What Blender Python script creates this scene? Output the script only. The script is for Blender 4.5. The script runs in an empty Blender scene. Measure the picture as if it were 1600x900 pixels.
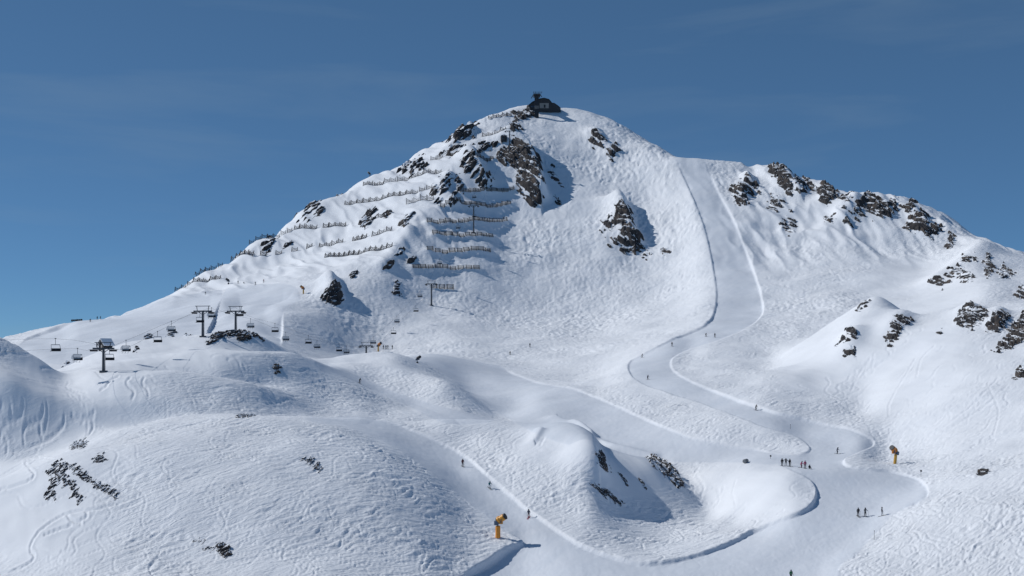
import bpy, bmesh, math, random
import numpy as np
from mathutils import Vector, Matrix

# ------------------------------------------------------------------ camera, sky, sun, exposure
scene = bpy.context.scene
C = scene.collection
F = 1900.0           # focal length in photo pixels (photo 1600 x 900)
HZ = 545.0           # photo row of the horizon
cam_data = bpy.data.cameras.new('camera')
cam = bpy.data.objects.new('camera', cam_data)
C.objects.link(cam)
cam_data.sensor_width = 36.0
cam_data.lens = 36.0 * F / 1600.0
cam_data.shift_y = (HZ - 450.0) / 1600.0
cam_data.clip_start = 0.5
cam_data.clip_end = 40000.0
cam.location = (0, 0, 0)
cam.rotation_euler = (math.radians(90), 0, 0)
scene.camera = cam

SUN_AZ = math.radians(14)      # the sun stands left, 14 degrees beyond square-on
SUN_EL = math.radians(39)
SV = Vector((-math.cos(SUN_EL) * math.cos(SUN_AZ), math.cos(SUN_EL) * math.sin(SUN_AZ), math.sin(SUN_EL)))
sd = bpy.data.lights.new('sun', 'SUN')
sd.energy = 2.95
sd.angle = math.radians(0.53)
sd.color = (1.0, 0.975, 0.94)
sun = bpy.data.objects.new('sun', sd)
C.objects.link(sun)
sun.rotation_euler = (-SV).to_track_quat('-Z', 'Y').to_euler()

world = bpy.data.worlds.new('World')
scene.world = world
world.use_nodes = True
wn = world.node_tree.nodes; wl = world.node_tree.links
for n in list(wn): wn.remove(n)
w_out = wn.new('ShaderNodeOutputWorld'); w_bg = wn.new('ShaderNodeBackground')
w_sky = wn.new('ShaderNodeTexSky'); w_sky.sky_type = 'NISHITA'
w_sky.sun_disc = False
w_sky.sun_elevation = SUN_EL
w_sky.sun_rotation = math.radians(-76)
w_sky.altitude = 8000
w_sky.air_density = 1.0
w_sky.dust_density = 0.0
w_sky.ozone_density = 5.5
# thin cirrus drifting across the sky
w_tc = wn.new('ShaderNodeTexCoord')
w_map = wn.new('ShaderNodeMapping'); w_map.inputs['Scale'].default_value = (2.2, 1.0, 15.0); w_map.inputs['Rotation'].default_value = (0, math.radians(4), 0)
w_noise = wn.new('ShaderNodeTexNoise'); w_noise.inputs['Scale'].default_value = 1.7; w_noise.inputs['Detail'].default_value = 6; w_noise.inputs['Roughness'].default_value = 0.55; w_noise.inputs['Distortion'].default_value = 0.4
w_ramp = wn.new('ShaderNodeValToRGB'); w_ramp.color_ramp.elements[0].position = 0.52; w_ramp.color_ramp.elements[1].position = 0.9
w_ramp.color_ramp.elements[1].color = (0.24, 0.24, 0.24, 1)
w_gam = wn.new('ShaderNodeGamma'); w_gam.inputs['Gamma'].default_value = 0.58      # evens the brightness of the clear sky
w_tint = wn.new('ShaderNodeMix'); w_tint.data_type = 'RGBA'; w_tint.blend_type = 'MULTIPLY'; w_tint.inputs['Factor'].default_value = 1.0
w_tint.inputs['B'].default_value = (0.54, 0.85, 1.05, 1)        # the clear blue of high mountain air
w_mix = wn.new('ShaderNodeMix'); w_mix.data_type = 'RGBA'; w_mix.blend_type = 'MIX'
w_mix.inputs['B'].default_value = (1.6, 2.2, 2.8, 1)
wl.new(w_tc.outputs['Generated'], w_map.inputs['Vector']); wl.new(w_map.outputs['Vector'], w_noise.inputs['Vector'])
wl.new(w_noise.outputs['Fac'], w_ramp.inputs['Fac'])
wl.new(w_ramp.outputs['Color'], w_mix.inputs['Factor'])
wl.new(w_sky.outputs['Color'], w_gam.inputs['Color']); wl.new(w_gam.outputs['Color'], w_tint.inputs['A'])
wl.new(w_tint.outputs['Result'], w_mix.inputs['A'])
wl.new(w_mix.outputs['Result'], w_bg.inputs['Color'])
w_bg.inputs['Strength'].default_value = 0.145
wl.new(w_bg.outputs['Background'], w_out.inputs['Surface'])

scene.view_settings.view_transform = 'Standard'
scene.view_settings.look = 'None'
scene.view_settings.exposure = 0.0
scene.view_settings.gamma = 1.0
scene.view_settings.use_curve_mapping = False
scene.cycles.use_denoising = True
scene.cycles.max_bounces = 8
scene.cycles.diffuse_bounces = 6

random.seed(7)

# ------------------------------------------------------------------ numeric helpers
def pchip_slopes(x, y):
    h = np.diff(x); d = np.diff(y, axis=0) / h[:, None]
    m = np.zeros_like(y)
    same = (d[:-1] * d[1:]) > 0
    mean = (d[:-1] * h[1:, None] + d[1:] * h[:-1, None]) / (h[1:] + h[:-1])[:, None]
    lim = 2.0 * np.minimum(np.abs(d[:-1]), np.abs(d[1:]))
    m[1:-1] = np.where(same, np.sign(mean) * np.minimum(np.abs(mean), lim), 0)
    m[0] = d[0]; m[-1] = d[-1]
    return m
def pchip(x, y, xq):
    """x (n), y (n, c), xq (q) -> (q, c)"""
    m = pchip_slopes(x, y)
    k = np.clip(np.searchsorted(x, xq, side='right') - 1, 0, len(x) - 2)
    h = (x[k + 1] - x[k]); t = np.clip((xq - x[k]) / h, 0, 1)
    t2 = t * t; t3 = t2 * t
    return ((2*t3 - 3*t2 + 1)[:, None] * y[k] + ((t3 - 2*t2 + t) * h)[:, None] * m[k]
            + (-2*t3 + 3*t2)[:, None] * y[k + 1] + ((t3 - t2) * h)[:, None] * m[k + 1])
def pchip_cols(x, y, xq):
    """x (n), y (n, c), xq (q, c) -> (q, c)"""
    m = pchip_slopes(x, y)
    k = np.clip(np.searchsorted(x, xq.ravel(), side='right').reshape(xq.shape) - 1, 0, len(x) - 2)
    h = (x[k + 1] - x[k]); t = np.clip((xq - x[k]) / h, 0, 1)
    t2 = t * t; t3 = t2 * t
    ta = np.take_along_axis
    return ((2*t3 - 3*t2 + 1) * ta(y, k, 0) + (t3 - 2*t2 + t) * h * ta(m, k, 0)
            + (-2*t3 + 3*t2) * ta(y, k + 1, 0) + (t3 - t2) * h * ta(m, k + 1, 0))
def hash2(ix, iy, seed):
    h = (ix.astype(np.int64) * 374761393 + iy.astype(np.int64) * 668265263 + seed * 1442695041) & 0xffffffff
    h = ((h ^ (h >> 13)) * 1274126177) & 0xffffffff
    h = h ^ (h >> 16)
    return (h & 0xffff).astype(np.float32) / 65535.0
def perlin(x, y, seed=0):
    ix = np.floor(x); iy = np.floor(y)
    fx = (x - ix).astype(np.float32); fy = (y - iy).astype(np.float32)
    u = fx*fx*fx*(fx*(fx*6-15)+10); v = fy*fy*fy*(fy*(fy*6-15)+10)
    def g(dx, dy):
        a = hash2(ix + dx, iy + dy, seed) * 6.2831853
        return np.cos(a) * (fx - dx) + np.sin(a) * (fy - dy)
    n0 = g(0, 0) * (1 - u) + g(1, 0) * u
    n1 = g(0, 1) * (1 - u) + g(1, 1) * u
    return (n0 * (1 - v) + n1 * v) * 1.5
def fbm(x, y, octs, seed=0, gain=0.5, lac=2.03):
    s = np.zeros(np.shape(x), np.float32); a = 1.0
    for o in range(octs):
        s += a * perlin(x + 17.3 * o, y - 9.1 * o, seed + o); x = x * lac; y = y * lac; a *= gain
    return s
def worley(x, y, seed=0):
    """nearest jittered site: distance, second distance, cell random, offset"""
    ix = np.floor(x); iy = np.floor(y)
    b1 = np.full(x.shape, 9.0, np.float32); b2 = b1.copy(); rid = np.zeros_like(b1); ox = np.zeros_like(b1); oy = np.zeros_like(b1)
    for dx in (-1, 0, 1):
        for dy in (-1, 0, 1):
            cx = ix + dx; cy = iy + dy
            sx = cx + hash2(cx, cy, seed) - x; sy = cy + hash2(cx, cy, seed + 5) - y
            d = np.sqrt(sx * sx + sy * sy).astype(np.float32)
            n = d < b1
            b2 = np.where(n, b1, np.minimum(b2, d))
            b1 = np.where(n, d, b1)
            rid = np.where(n, hash2(cx, cy, seed + 11), rid)
            ox = np.where(n, sx, ox); oy = np.where(n, sy, oy)
    return b1, b2, rid, ox, oy
def blur(a, r, axis):
    if r < 1: return a
    k = np.exp(-0.5 * (np.arange(-int(3*r), int(3*r)+1) / r) ** 2); k /= k.sum()
    p = np.pad(a, [(len(k)//2,)*2 if i == axis else (0, 0) for i in range(a.ndim)], mode='edge')
    out = np.zeros_like(a)
    n = a.shape[axis]
    for i, w in enumerate(k):
        out += w * (p[i:i+n] if axis == 0 else p[:, i:i+n])
    return out
def box3(a):
    p = np.pad(a, 1, mode='edge')
    v = 0.25*p[:-2] + 0.5*p[1:-1] + 0.25*p[2:]
    return 0.25*v[:, :-2] + 0.5*v[:, 1:-1] + 0.25*v[:, 2:]
def in_poly(px, py, poly):
    inside = np.zeros(px.shape, bool)
    n = len(poly)
    for i in range(n):
        x0, y0 = poly[i]; x1, y1 = poly[(i + 1) % n]
        if y0 == y1: continue
        c = ((y0 > py) != (y1 > py)) & (px < (x1 - x0) * (py - y0) / (y1 - y0) + x0)
        inside ^= c
    return inside
def sstep(a, b, x):
    t = np.clip((x - a) / (b - a), 0, 1); return t * t * (3 - 2 * t)

# ------------------------------------------------------------------ the mountain: cross-sections at growing distance
# every entry: metres per photo pixel at that distance (distance = F * s) and the section's outline
SECT = [
 (.100, [-200,990, 0,960, 350,935, 600,945, 800,985, 1000,1000, 1250,985, 1450,945, 1600,915, 1800,880]),
 (.110, [-200,960, 0,900, 150,872, 350,862, 500,868, 650,895, 740,925, 820,930, 900,918, 1000,914, 1200,912, 1350,890, 1450,868, 1600,835, 1800,800]),
 (.120, [-200,890, 0,815, 150,775, 350,760, 500,770, 650,808, 740,850, 780,856, 815,860, 850,855, 900,853, 960,858, 1010,866, 1100,862, 1200,852, 1350,840, 1420,815, 1500,790, 1600,765, 1800,730]),
 (.130, [-200,815, 0,745, 150,700, 350,690, 500,700, 650,742, 740,790, 800,797, 840,792, 880,793, 920,790, 955,811, 1000,832, 1060,840, 1110,834, 1160,824, 1180,818, 1200,808, 1250,786, 1280,786, 1350,785, 1420,775, 1500,752, 1600,730, 1800,690]),
 (.136, [-200,806, 0,744, 150,690, 350,668, 500,677, 600,703, 680,738, 723,758, 770,764, 820,758, 870,746, 910,738, 930,750, 960,781, 1000,804, 1050,816, 1100,818, 1130,813, 1150,810, 1172,795, 1200,773, 1250,757, 1280,757, 1350,760, 1420,758, 1500,738, 1600,715, 1800,675]),
 (.140, [-200,800, 0,748, 100,705, 200,668, 350,655, 500,663, 600,690, 680,722, 723,735, 770,735, 820,727, 870,716, 905,705, 925,710, 960,740, 1000,766, 1040,786, 1080,801, 1110,807, 1130,798, 1150,780, 1180,757, 1250,733, 1300,735, 1350,738, 1420,742, 1500,724, 1600,700, 1800,660]),
 (.145, [-200,785, 0,744, 100,703, 200,668, 280,655, 350,650, 440,655, 520,665, 600,682, 660,705, 720,718, 770,712, 820,702, 870,690, 898,682, 918,686, 945,705, 985,719, 1015,729, 1040,746, 1060,760, 1080,774, 1102,786, 1125,774, 1150,752, 1200,730, 1250,727, 1310,726, 1350,727, 1400,734, 1500,710, 1600,682, 1800,640]),
 (.150, [-200,770, 0,722, 60,711, 100,699, 200,668, 280,652, 350,647, 440,650, 520,656, 600,675, 660,692, 720,700, 770,690, 820,681, 850,672, 880,661, 902,664, 928,684, 955,697, 985,706, 1018,712, 1040,731, 1060,749, 1075,758, 1090,751, 1110,739, 1150,726, 1200,719, 1250,722, 1310,718, 1340,715, 1380,725, 1420,722, 1500,695, 1600,665, 1800,620]),
 (.160, [-200,700, 0,655, 60,665, 100,672, 200,668, 280,655, 350,652, 440,656, 520,654, 560,652, 600,655, 640,660, 700,658, 760,657, 830,657, 858,655, 870,652, 895,656, 920,678, 950,712, 1000,725, 1100,718, 1200,706, 1250,700, 1310,698, 1345,690, 1380,705, 1420,692, 1500,658, 1600,628, 1800,580]),
 (.168, [-200,620, 0,590, 60,611, 105,626, 130,630, 160,628, 200,623, 240,623, 280,627, 350,639, 440,648, 480,651, 520,652, 560,652, 620,658, 700,667, 760,674, 830,683, 870,690, 920,698, 1000,692, 1100,674, 1200,662, 1265,676, 1340,672, 1380,672, 1420,658, 1500,620, 1600,592, 1800,545]),
 (.180, [-200,520, 0,563, 60,588, 105,602, 130,592, 150,581, 200,576, 290,581, 350,589, 400,598, 470,616, 520,625, 560,624, 600,632, 650,637, 700,644, 740,650, 800,662, 870,664, 930,668, 1000,662, 1100,644, 1200,632, 1280,640, 1340,648, 1400,620, 1500,572, 1600,545, 1800,500]),
 (.187, [-200,490, -60,505, 0,530, 60,564, 105,590, 150,577, 200,580, 290,597, 350,603, 400,601, 450,597, 500,598, 540,602, 600,620, 650,632, 700,632, 760,648, 790,655, 850,648, 930,655, 1000,648, 1100,630, 1200,615, 1280,624, 1340,625, 1400,593, 1500,548, 1600,524, 1800,478]),
 (.194, [-200,500, -60,530, 0,550, 60,575, 105,586, 150,574, 200,572, 290,575, 350,567, 400,563, 440,565, 480,572, 540,592, 580,606, 600,613, 640,614, 690,606, 730,622, 790,648, 850,634, 930,640, 1000,632, 1100,615, 1200,600, 1280,605, 1340,600, 1400,568, 1500,526, 1600,505, 1800,460]),
 (.200, [-200,520, 0,570, 60,585, 105,583, 160,570, 250,566, 300,559, 350,550, 400,545, 440,549, 480,560, 520,577, 560,594, 590,602, 640,596, 690,590, 720,604, 760,630, 800,640, 850,628, 930,630, 1000,620, 1060,608, 1100,606, 1160,600, 1200,592, 1280,588, 1340,570, 1400,545, 1500,510, 1600,492, 1800,445]),
 (.215, [-200,560, 0,590, 90,580, 160,562, 250,550, 320,545, 380,548, 440,560, 500,576, 545,570, 580,562, 612,556, 650,570, 700,593, 750,616, 800,616, 850,607, 930,606, 985,592, 1040,590, 1080,590, 1150,582, 1190,580, 1230,572, 1300,532, 1340,503, 1380,497, 1420,500, 1450,496, 1500,486, 1600,476, 1800,430]),
 (.230, [-200,600, 0,600, 90,577, 130,556, 165,543, 230,530, 280,526, 330,522, 370,520, 410,528, 450,550, 500,562, 540,556, 580,551, 610,549, 650,560, 690,575, 740,595, 800,598, 850,598, 900,600, 940,592, 985,572, 1040,570, 1060,572, 1100,566, 1160,562, 1200,565, 1240,540, 1290,508, 1340,474, 1370,457, 1400,476, 1420,490, 1500,478, 1560,472, 1600,472, 1800,430]),
 (.250, [-200,620, 0,610, 130,585, 250,560, 330,545, 400,535, 450,550, 500,566, 540,570, 600,566, 640,556, 670,553, 740,573, 800,583, 860,585, 930,577, 985,556, 1020,547, 1050,542, 1080,548, 1110,540, 1160,538, 1200,538, 1250,530, 1300,522, 1370,515, 1400,515, 1450,510, 1500,505, 1600,495, 1800,470]),
 (.280, [-200,600, 0,570, 60,555, 130,550, 250,540, 330,530, 400,525, 450,538, 500,552, 560,564, 610,560, 650,552, 700,551, 800,558, 900,550, 1000,532, 1050,520, 1110,506, 1160,505, 1200,507, 1250,503, 1300,498, 1370,494, 1430,488, 1500,466, 1550,448, 1600,452, 1800,440]),
 (.310, [-200,560, 0,545, 40,538, 120,520, 250,507, 330,500, 400,490, 450,489, 500,492, 540,503, 600,517, 674,512, 740,518, 800,526, 900,527, 1000,510, 1060,496, 1115,480, 1160,480, 1195,478, 1250,473, 1300,467, 1370,463, 1430,458, 1480,444, 1530,425, 1600,430, 1800,425]),
 (.340, [-200,545, 0,530, 60,516, 120,502, 200,494, 300,478, 400,462, 470,450, 520,441, 560,432, 590,430, 630,448, 674,466, 720,475, 800,493, 900,498, 1000,483, 1060,465, 1115,440, 1150,438, 1190,437, 1250,433, 1300,427, 1370,424, 1430,426, 1480,410, 1530,388, 1600,402, 1800,420]),
 (.370, [-200,560, 0,547, 60,529, 120,508, 180,495, 220,482, 260,464, 330,450, 400,438, 470,420, 540,402, 600,380, 640,367, 660,368, 700,385, 740,393, 800,418, 900,430, 1000,430, 1060,415, 1110,390, 1150,390, 1185,390, 1250,387, 1300,377, 1370,375, 1430,378, 1480,375, 1530,370, 1560,383, 1600,398, 1800,430]),
 (.390, [-200,610, 0,575, 120,530, 200,500, 260,470, 300,436, 340,414, 400,412, 470,397, 540,376, 600,351, 650,332, 675,330, 700,338, 740,350, 800,378, 900,383, 960,375, 1000,388, 1060,370, 1105,345, 1140,345, 1170,345, 1250,347, 1300,337, 1370,335, 1430,338, 1480,346, 1530,372, 1600,402, 1800,440]),
 (.410, [-200,660, 0,620, 200,545, 300,475, 340,440, 390,380, 430,372, 500,356, 560,336, 620,314, 670,300, 695,296, 720,302, 740,313, 780,332, 820,342, 900,338, 960,335, 1000,345, 1050,330, 1090,308, 1140,312, 1170,312, 1250,312, 1300,303, 1350,302, 1430,315, 1480,337, 1540,385, 1600,415, 1800,455]),
 (.430, [-200,700, 0,660, 200,590, 300,520, 390,430, 440,360, 490,314, 540,304, 600,288, 660,270, 700,258, 730,253, 760,262, 800,275, 850,298, 900,300, 960,302, 1000,305, 1040,290, 1075,275, 1120,277, 1160,280, 1200,274, 1240,272, 1290,290, 1350,306, 1430,328, 1540,400, 1600,430, 1800,480]),
 (.450, [-200,720, 0,690, 300,570, 430,450, 490,380, 540,300, 580,274, 610,267, 660,248, 700,236, 740,222, 770,223, 800,232, 830,243, 880,257, 930,264, 980,260, 1020,249, 1060,245, 1090,246, 1150,253, 1190,257, 1230,275, 1290,310, 1400,355, 1600,450, 1800,500]),
 (.470, [-200,730, 0,700, 300,600, 430,500, 540,380, 600,310, 650,240, 700,216, 740,200, 775,198, 820,208, 860,215, 900,220, 950,218, 1000,220, 1040,236, 1090,268, 1200,320, 1400,410, 1600,480, 1800,520]),
 (.490, [-200,740, 0,710, 300,640, 540,450, 640,320, 700,250, 740,190, 780,180, 825,182, 870,186, 910,182, 950,187, 1000,212, 1040,240, 1150,330, 1400,440, 1600,500, 1800,530]),
 (.505, [-200,740, 300,650, 600,430, 740,225, 780,174, 815,162, 840,160, 870,165, 905,168, 950,183, 980,202, 1010,245, 1150,360, 1400,460, 1800,540]),
 (.530, [-200,740, 300,670, 600,480, 780,250, 845,205, 900,220, 1000,300, 1200,420, 1800,550]),
 (.620, [-200,740, 300,700, 600,600, 845,420, 1000,480, 1300,560, 1800,600]),
 (.900, [-200,680, 800,660, 1800,640]),
]
S_K = np.array([s for s, _ in SECT])
CU = np.concatenate([np.linspace(-900, -90, 46)[:-1], np.linspace(-90, 1690, 1140), np.linspace(1690, 2500, 46)[1:]])
NC = len(CU)
def profile(pts):
    p = np.array(pts, float).reshape(-1, 2)
    xs = np.arange(-900, 2501, 4.0)
    x = np.concatenate([[-900], p[:, 0], [2500]]); y = np.concatenate([[p[0, 1]], p[:, 1], [p[-1, 1]]])
    v = pchip(x, y[:, None], xs)[:, 0]
    v = blur(v[:, None], 2.2, 0)[:, 0]
    return np.interp(CU, xs, v)
PK = np.array([profile(p) for s, p in SECT])
D_near = np.array([2.0, 20, 60, 110, 150, 172])
D_core = np.exp(np.linspace(math.log(184), math.log(1015), 985))
D_far = np.concatenate([np.linspace(1020, 1180, 26), np.array([1250, 1350, 1500, 1800, 2300, 3000, 4500, 7000, 11000, 17000])])
DR = np.concatenate([D_near, D_core, D_far]); NR = len(DR)
# on the left the low hills stand a little nearer than their section number says
SO = np.array([.0, .15, .168, .187, .2, .23, .25, .28, .31, .34, .37, 9.0]); SHIFT = np.array([0, 0, .011, .0165, .021, .030, .033, .033, .030, .020, 0, 0])
wl_col = 1 - sstep(330, 620, CU)
SQ = np.empty((NR, NC))
for j in range(NC):
    SQ[:, j] = np.interp(DR / F, SO - SHIFT * wl_col[j], SO)
Zc = (HZ - pchip_cols(S_K, PK, np.clip(SQ, S_K[0], S_K[-1]))) * DR[:, None] / F
# near ground falls away in front of the photographer, far ground sinks to the valleys beyond
zn = -2.2 - 0.235 * DR
wn_ = sstep(150, 190, DR)[:, None]
Zc = Zc * wn_ + (zn[:, None] + 0 * Zc) * (1 - wn_)
wf = sstep(1350, 2600, DR)[:, None]
Zc = Zc * (1 - wf) + (-190.0) * wf
k0, k1 = len(D_near), len(D_near) + len(D_core)
Zr = Zc[k0:k1]; wb = sstep(420, 560, DR[k0:k1])[:, None]
Zb = blur(Zr, 2, 0) * (1 - wb) + blur(Zr, 5, 0) * wb
Zc[k0+8:k1] = Zb[8:]
c0, c1 = 45, NC - 45                                       # even columns only
Zb = blur(Zc[k0:k1, c0:c1], 2.5, 1); Zc[k0:k1, c0+9:c1-9] = Zb[:, 9:-9]
UU, DD = np.meshgrid(CU, DR)
XX = (UU - 800.0) * DD / F
core = slice(len(D_near), len(D_near) + len(D_core))

def proj_rows(Z): return HZ - Z * F / DD
_hit = {}
def refresh_hits(Z):
    P = proj_rows(Z); _hit['P'] = P; _hit['Z'] = Z
def hit(px, py, smin=0.0, smax=9):
    """world point of the terrain seen at photo pixel (px, py)"""
    j = float(np.interp(px, CU, np.arange(NC))); j0 = min(int(j), NC - 2); f = j - j0
    P = _hit['P'][:, j0] * (1 - f) + _hit['P'][:, j0 + 1] * f
    lo = int(np.searchsorted(DR, max(smin * F, 186))); hi = int(np.searchsorted(DR, min(smax * F, 1100)))
    idx = np.nonzero(P[lo:hi] <= py)[0]
    if len(idx) == 0:
        i = lo + int(np.argmin(P[lo:hi])); D = DR[i]
    else:
        i = lo + idx[0]
        if i > lo and P[i-1] > py:
            t = (P[i-1] - py) / (P[i-1] - P[i]); D = DR[i-1] + t * (DR[i] - DR[i-1])
        else: D = DR[i]
    return Vector(((px - 800.0) * D / F, D, ground_z((px - 800.0) * D / F, D)))
def ground_z(X, Y, Z=None):
    Z = _hit['Z'] if Z is None else Z
    u = 800.0 + X * F / Y
    j = float(np.interp(u, CU, np.arange(NC))); i = float(np.interp(Y, DR, np.arange(NR)))
    j0 = min(int(j), NC - 2); i0 = min(int(i), NR - 2); f = j - j0; g = i - i0
    return float((Z[i0, j0]*(1-f) + Z[i0, j0+1]*f)*(1-g) + (Z[i0+1, j0]*(1-f) + Z[i0+1, j0+1]*f)*g)
def to_px(v): return 800 + v[0] * F / v[1], HZ - v[2] * F / v[1]
def grid_sample(A, X, Y):
    u = 800.0 + X * F / Y
    j = np.interp(u, CU, np.arange(NC)); i = np.interp(Y, DR, np.arange(NR))
    j0 = np.clip(j.astype(int), 0, NC - 2); i0 = np.clip(i.astype(int), 0, NR - 2); f = j - j0; g = i - i0
    return (A[i0, j0]*(1-f) + A[i0, j0+1]*f)*(1-g) + (A[i0+1, j0]*(1-f) + A[i0+1, j0+1]*f)*g

# ------------------------------------------------------------------ relief: ribs, pistes, moguls and ski tracks
Z = Zc.copy()
lnD = np.log(DD)
Z += 1.2 * fbm(XX / 60, DD / 60, 3, 3) * sstep(180, 320, DD) * sstep(1500, 1000, DD)
# ribs and gullies that run down the upper mountain
gx_ = XX + 0.45 * DD * (UU < 760) + 3.0 * fbm(XX / 30, DD / 30, 2, 8)
upper = sstep(640, 720, DD) * sstep(1000, 950, DD) * (0.25 + sstep(760, 660, UU) * 0.75 + sstep(1110, 1180, UU) * 0.75)
ridge = 0.5 - np.abs(fbm(gx_ / 22, DD / 85, 3, 9, 0.55))
Z += upper * 3.0 * (ridge - 0.25)
refresh_hits(Z)
def rib(pts, h, w, wr=None, end=True):
    """raise a rib of rock under the snow: photo polyline, height and half width in metres (wr: on its right side)"""
    global Z
    P = [hit(*p) for p in pts]
    wr = wr or w
    best = np.full(Z.shape, 1e9, np.float32); side = np.zeros(Z.shape, np.float32)
    x0 = min(p.x for p in P) - 4*max(w, wr); x1 = max(p.x for p in P) + 4*max(w, wr); y0 = min(p.y for p in P) - 4*max(w, wr); y1 = max(p.y for p in P) + 4*max(w, wr)
    r0, r1 = np.searchsorted(DR, [y0, y1])
    c = (XX[r0:r1] > x0) & (XX[r0:r1] < x1)
    cols = np.nonzero(c.any(0))[0]
    if len(cols) == 0: return
    sl = (slice(r0, r1), slice(cols[0], cols[-1] + 1))
    X = XX[sl]; Y = DD[sl]; b = np.full(X.shape, 1e9); sd_ = np.zeros(X.shape)
    for a, q in zip(P[:-1], P[1:]):
        ex, ey = q.x - a.x, q.y - a.y; L = ex*ex + ey*ey + 1e-6
        t = np.clip(((X - a.x)*ex + (Y - a.y)*ey) / L, 0, 1)
        dx = X - a.x - t*ex; dy = Y - a.y - t*ey
        d = np.hypot(dx, dy); n = d < b
        b = np.where(n, d, b); sd_ = np.where(n, dx, sd_)
    ww = np.where(sd_ > 0, wr, w)
    Z[sl] += h * np.exp(-(b / ww) ** 2 * 0.9)
RIBS = [
 # crags below the summit
 ([(800,226),(825,246),(838,280),(846,310)], 13, 11, 4),
 ([(735,240),(748,265),(760,285)], 6, 8, 5),
 ([(735,205),(722,215),(705,232)], 5, 9, 6),
 ([(968,318),(975,345),(990,380)], 9, 8, 5),
 ([(930,208),(938,222),(955,240)], 4, 7, 5),
 ([(515,440),(520,465)], 6, 6, 4),
 ([(700,275),(690,300),(708,318)], 4, 7, 4),
 ([(640,360),(620,390),(600,415)], 3, 6, 5),
 # right ridge
 ([(1170,278),(1160,305)], 4, 6, 5), ([(1215,262),(1235,290),(1250,305)], 5, 7, 5), ([(1288,290),(1292,310)], 4, 6, 5),
 ([(1335,312),(1320,340)], 5, 8, 6), ([(1380,320),(1385,335)], 4, 8, 6), ([(1430,335),(1445,360)], 4, 8, 6),
 # spur in front of the right ridge
 ([(1540,385),(1500,410),(1460,440)], 3, 8, 8),
 # right hill
 ([(1335,520),(1325,545)], 2.0, 5, 4), ([(1415,495),(1395,515)], 2.5, 5, 4), ([(1515,485),(1520,505)], 2.5, 5, 4), ([(1560,490),(1555,510)], 2.5, 4, 3),
 # snow terraces held by the centre barriers
 ([(718,302),(760,300),(805,297)], 1.3, 2.6, 2.6), ([(688,324),(740,321),(800,319)], 1.4, 2.6, 2.6), ([(667,349),(730,348),(794,346)], 1.4, 2.6, 2.6),
 ([(675,369),(720,372),(772,373)], 1.3, 2.4, 2.4), ([(667,393),(720,395),(768,396)], 1.3, 2.4, 2.4), ([(645,421),(700,421),(751,423)], 1.3, 2.4, 2.4),
 # knob
 ([(872,656),(905,668),(922,682),(926,705),(936,735)], 1.6, 4.0, 1.5),
 ([(845,672),(835,690)], 0.8, 2.0, 1.0),
 ([(900,664),(925,684),(960,698),(1000,709),(1018,714),(1040,732),(1072,760)], 0.9, 1.6, 1.6),
]
for pts, h, w, wr in RIBS: rib(pts, h, w, wr)
Z0 = Z.copy()
refresh_hits(Z)
PP = _hit['P']
# pistes: photo outline with the distance range it belongs to
PISTE = [
 ([(480,652),(560,652),(600,656),(640,668),(680,686),(740,721),(790,766),(840,806),(900,846),(960,869),(1015,880),(1100,862),(1200,818),(1262,792),(1276,766),(1262,746),(1235,733),(1215,724),
   (1238,712),(1252,710),(1265,703),(1262,694),(1240,680),(1200,668),(1120,638),(1060,618),(1000,597),(983,578),(985,565),(1000,555),(1050,530),(1100,508),(1115,490),(1120,460),(1115,420),(1105,370),(1092,330),(1075,290),(1055,240),
   (1094,240),(1120,295),(1145,340),(1165,390),(1180,430),(1190,465),(1190,492),(1160,515),(1120,532),(1065,550),(1048,565),(1060,585),(1120,612),(1200,640),(1280,660),(1330,670),(1362,685),(1362,697),(1335,708),(1318,718),(1330,728),(1390,735),(1430,745),(1450,765),(1440,782),(1400,800),(1375,825),(1340,865),(1310,890),(1290,980),
   (640,980),(722,902),(748,882),(790,856),(818,846),(800,835),(770,815),(740,792),(690,752),(640,714),(590,684),(540,668),(490,660)], .100, .46, 0.46),
 ([(1240,714),(1200,706),(1100,688),(1060,676),(1000,650),(960,632),(900,608),(840,597),(800,582),(770,568),(700,555),(640,546),(605,545),(620,552),(650,560),(690,582),(740,617),(800,657),(870,690),(950,705),(1020,720),(1080,722),(1150,723),(1215,724)], .143, .262, 0.42),
 ([(500,560),(560,588),(620,614),(700,638),(775,657),(700,662),(650,640),(600,616),(540,590),(500,580)], .155, .212, 0.6),
 ([(347,462),(370,449),(410,444),(445,444),(462,450),(470,468),(443,487),(437,545),(400,560),(318,545)], .21, .37, 1.6),
 ([(28,541),(122,499),(240,470),(330,455),(347,462),(318,545),(100,570)], .23, .37, 0.9),
]
SOFT = [  # borders without a step, photo polylines
 [(430,652),(480,656),(540,668),(590,684),(640,714),(690,752),(740,792),(770,815),(795,832)], [(1440,784),(1400,800),(1375,825),(1340,865),(1310,890),(1290,980)],
 [(1050,245),(1100,245)], [(430,652),(480,652),(560,652)], [(500,560),(560,588),(620,614),(700,638),(775,657)], [(700,662),(650,640),(600,616),(540,590),(500,580),(500,560)],
 [(605,545),(620,552),(650,560),(690,582),(740,617),(800,657),(870,690),(950,705),(1020,720),(1080,722),(1150,723),(1215,724),(1240,714)], [(770,568),(700,555),(640,546),(605,545)],
 [(347,462),(370,449),(410,444),(445,444),(462,450),(470,468),(443,487)], [(122,499),(240,470),(330,455),(347,462)], [(28,541),(100,570),(318,545),(437,545)], [(640,980),(1290,980)],
]
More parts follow.
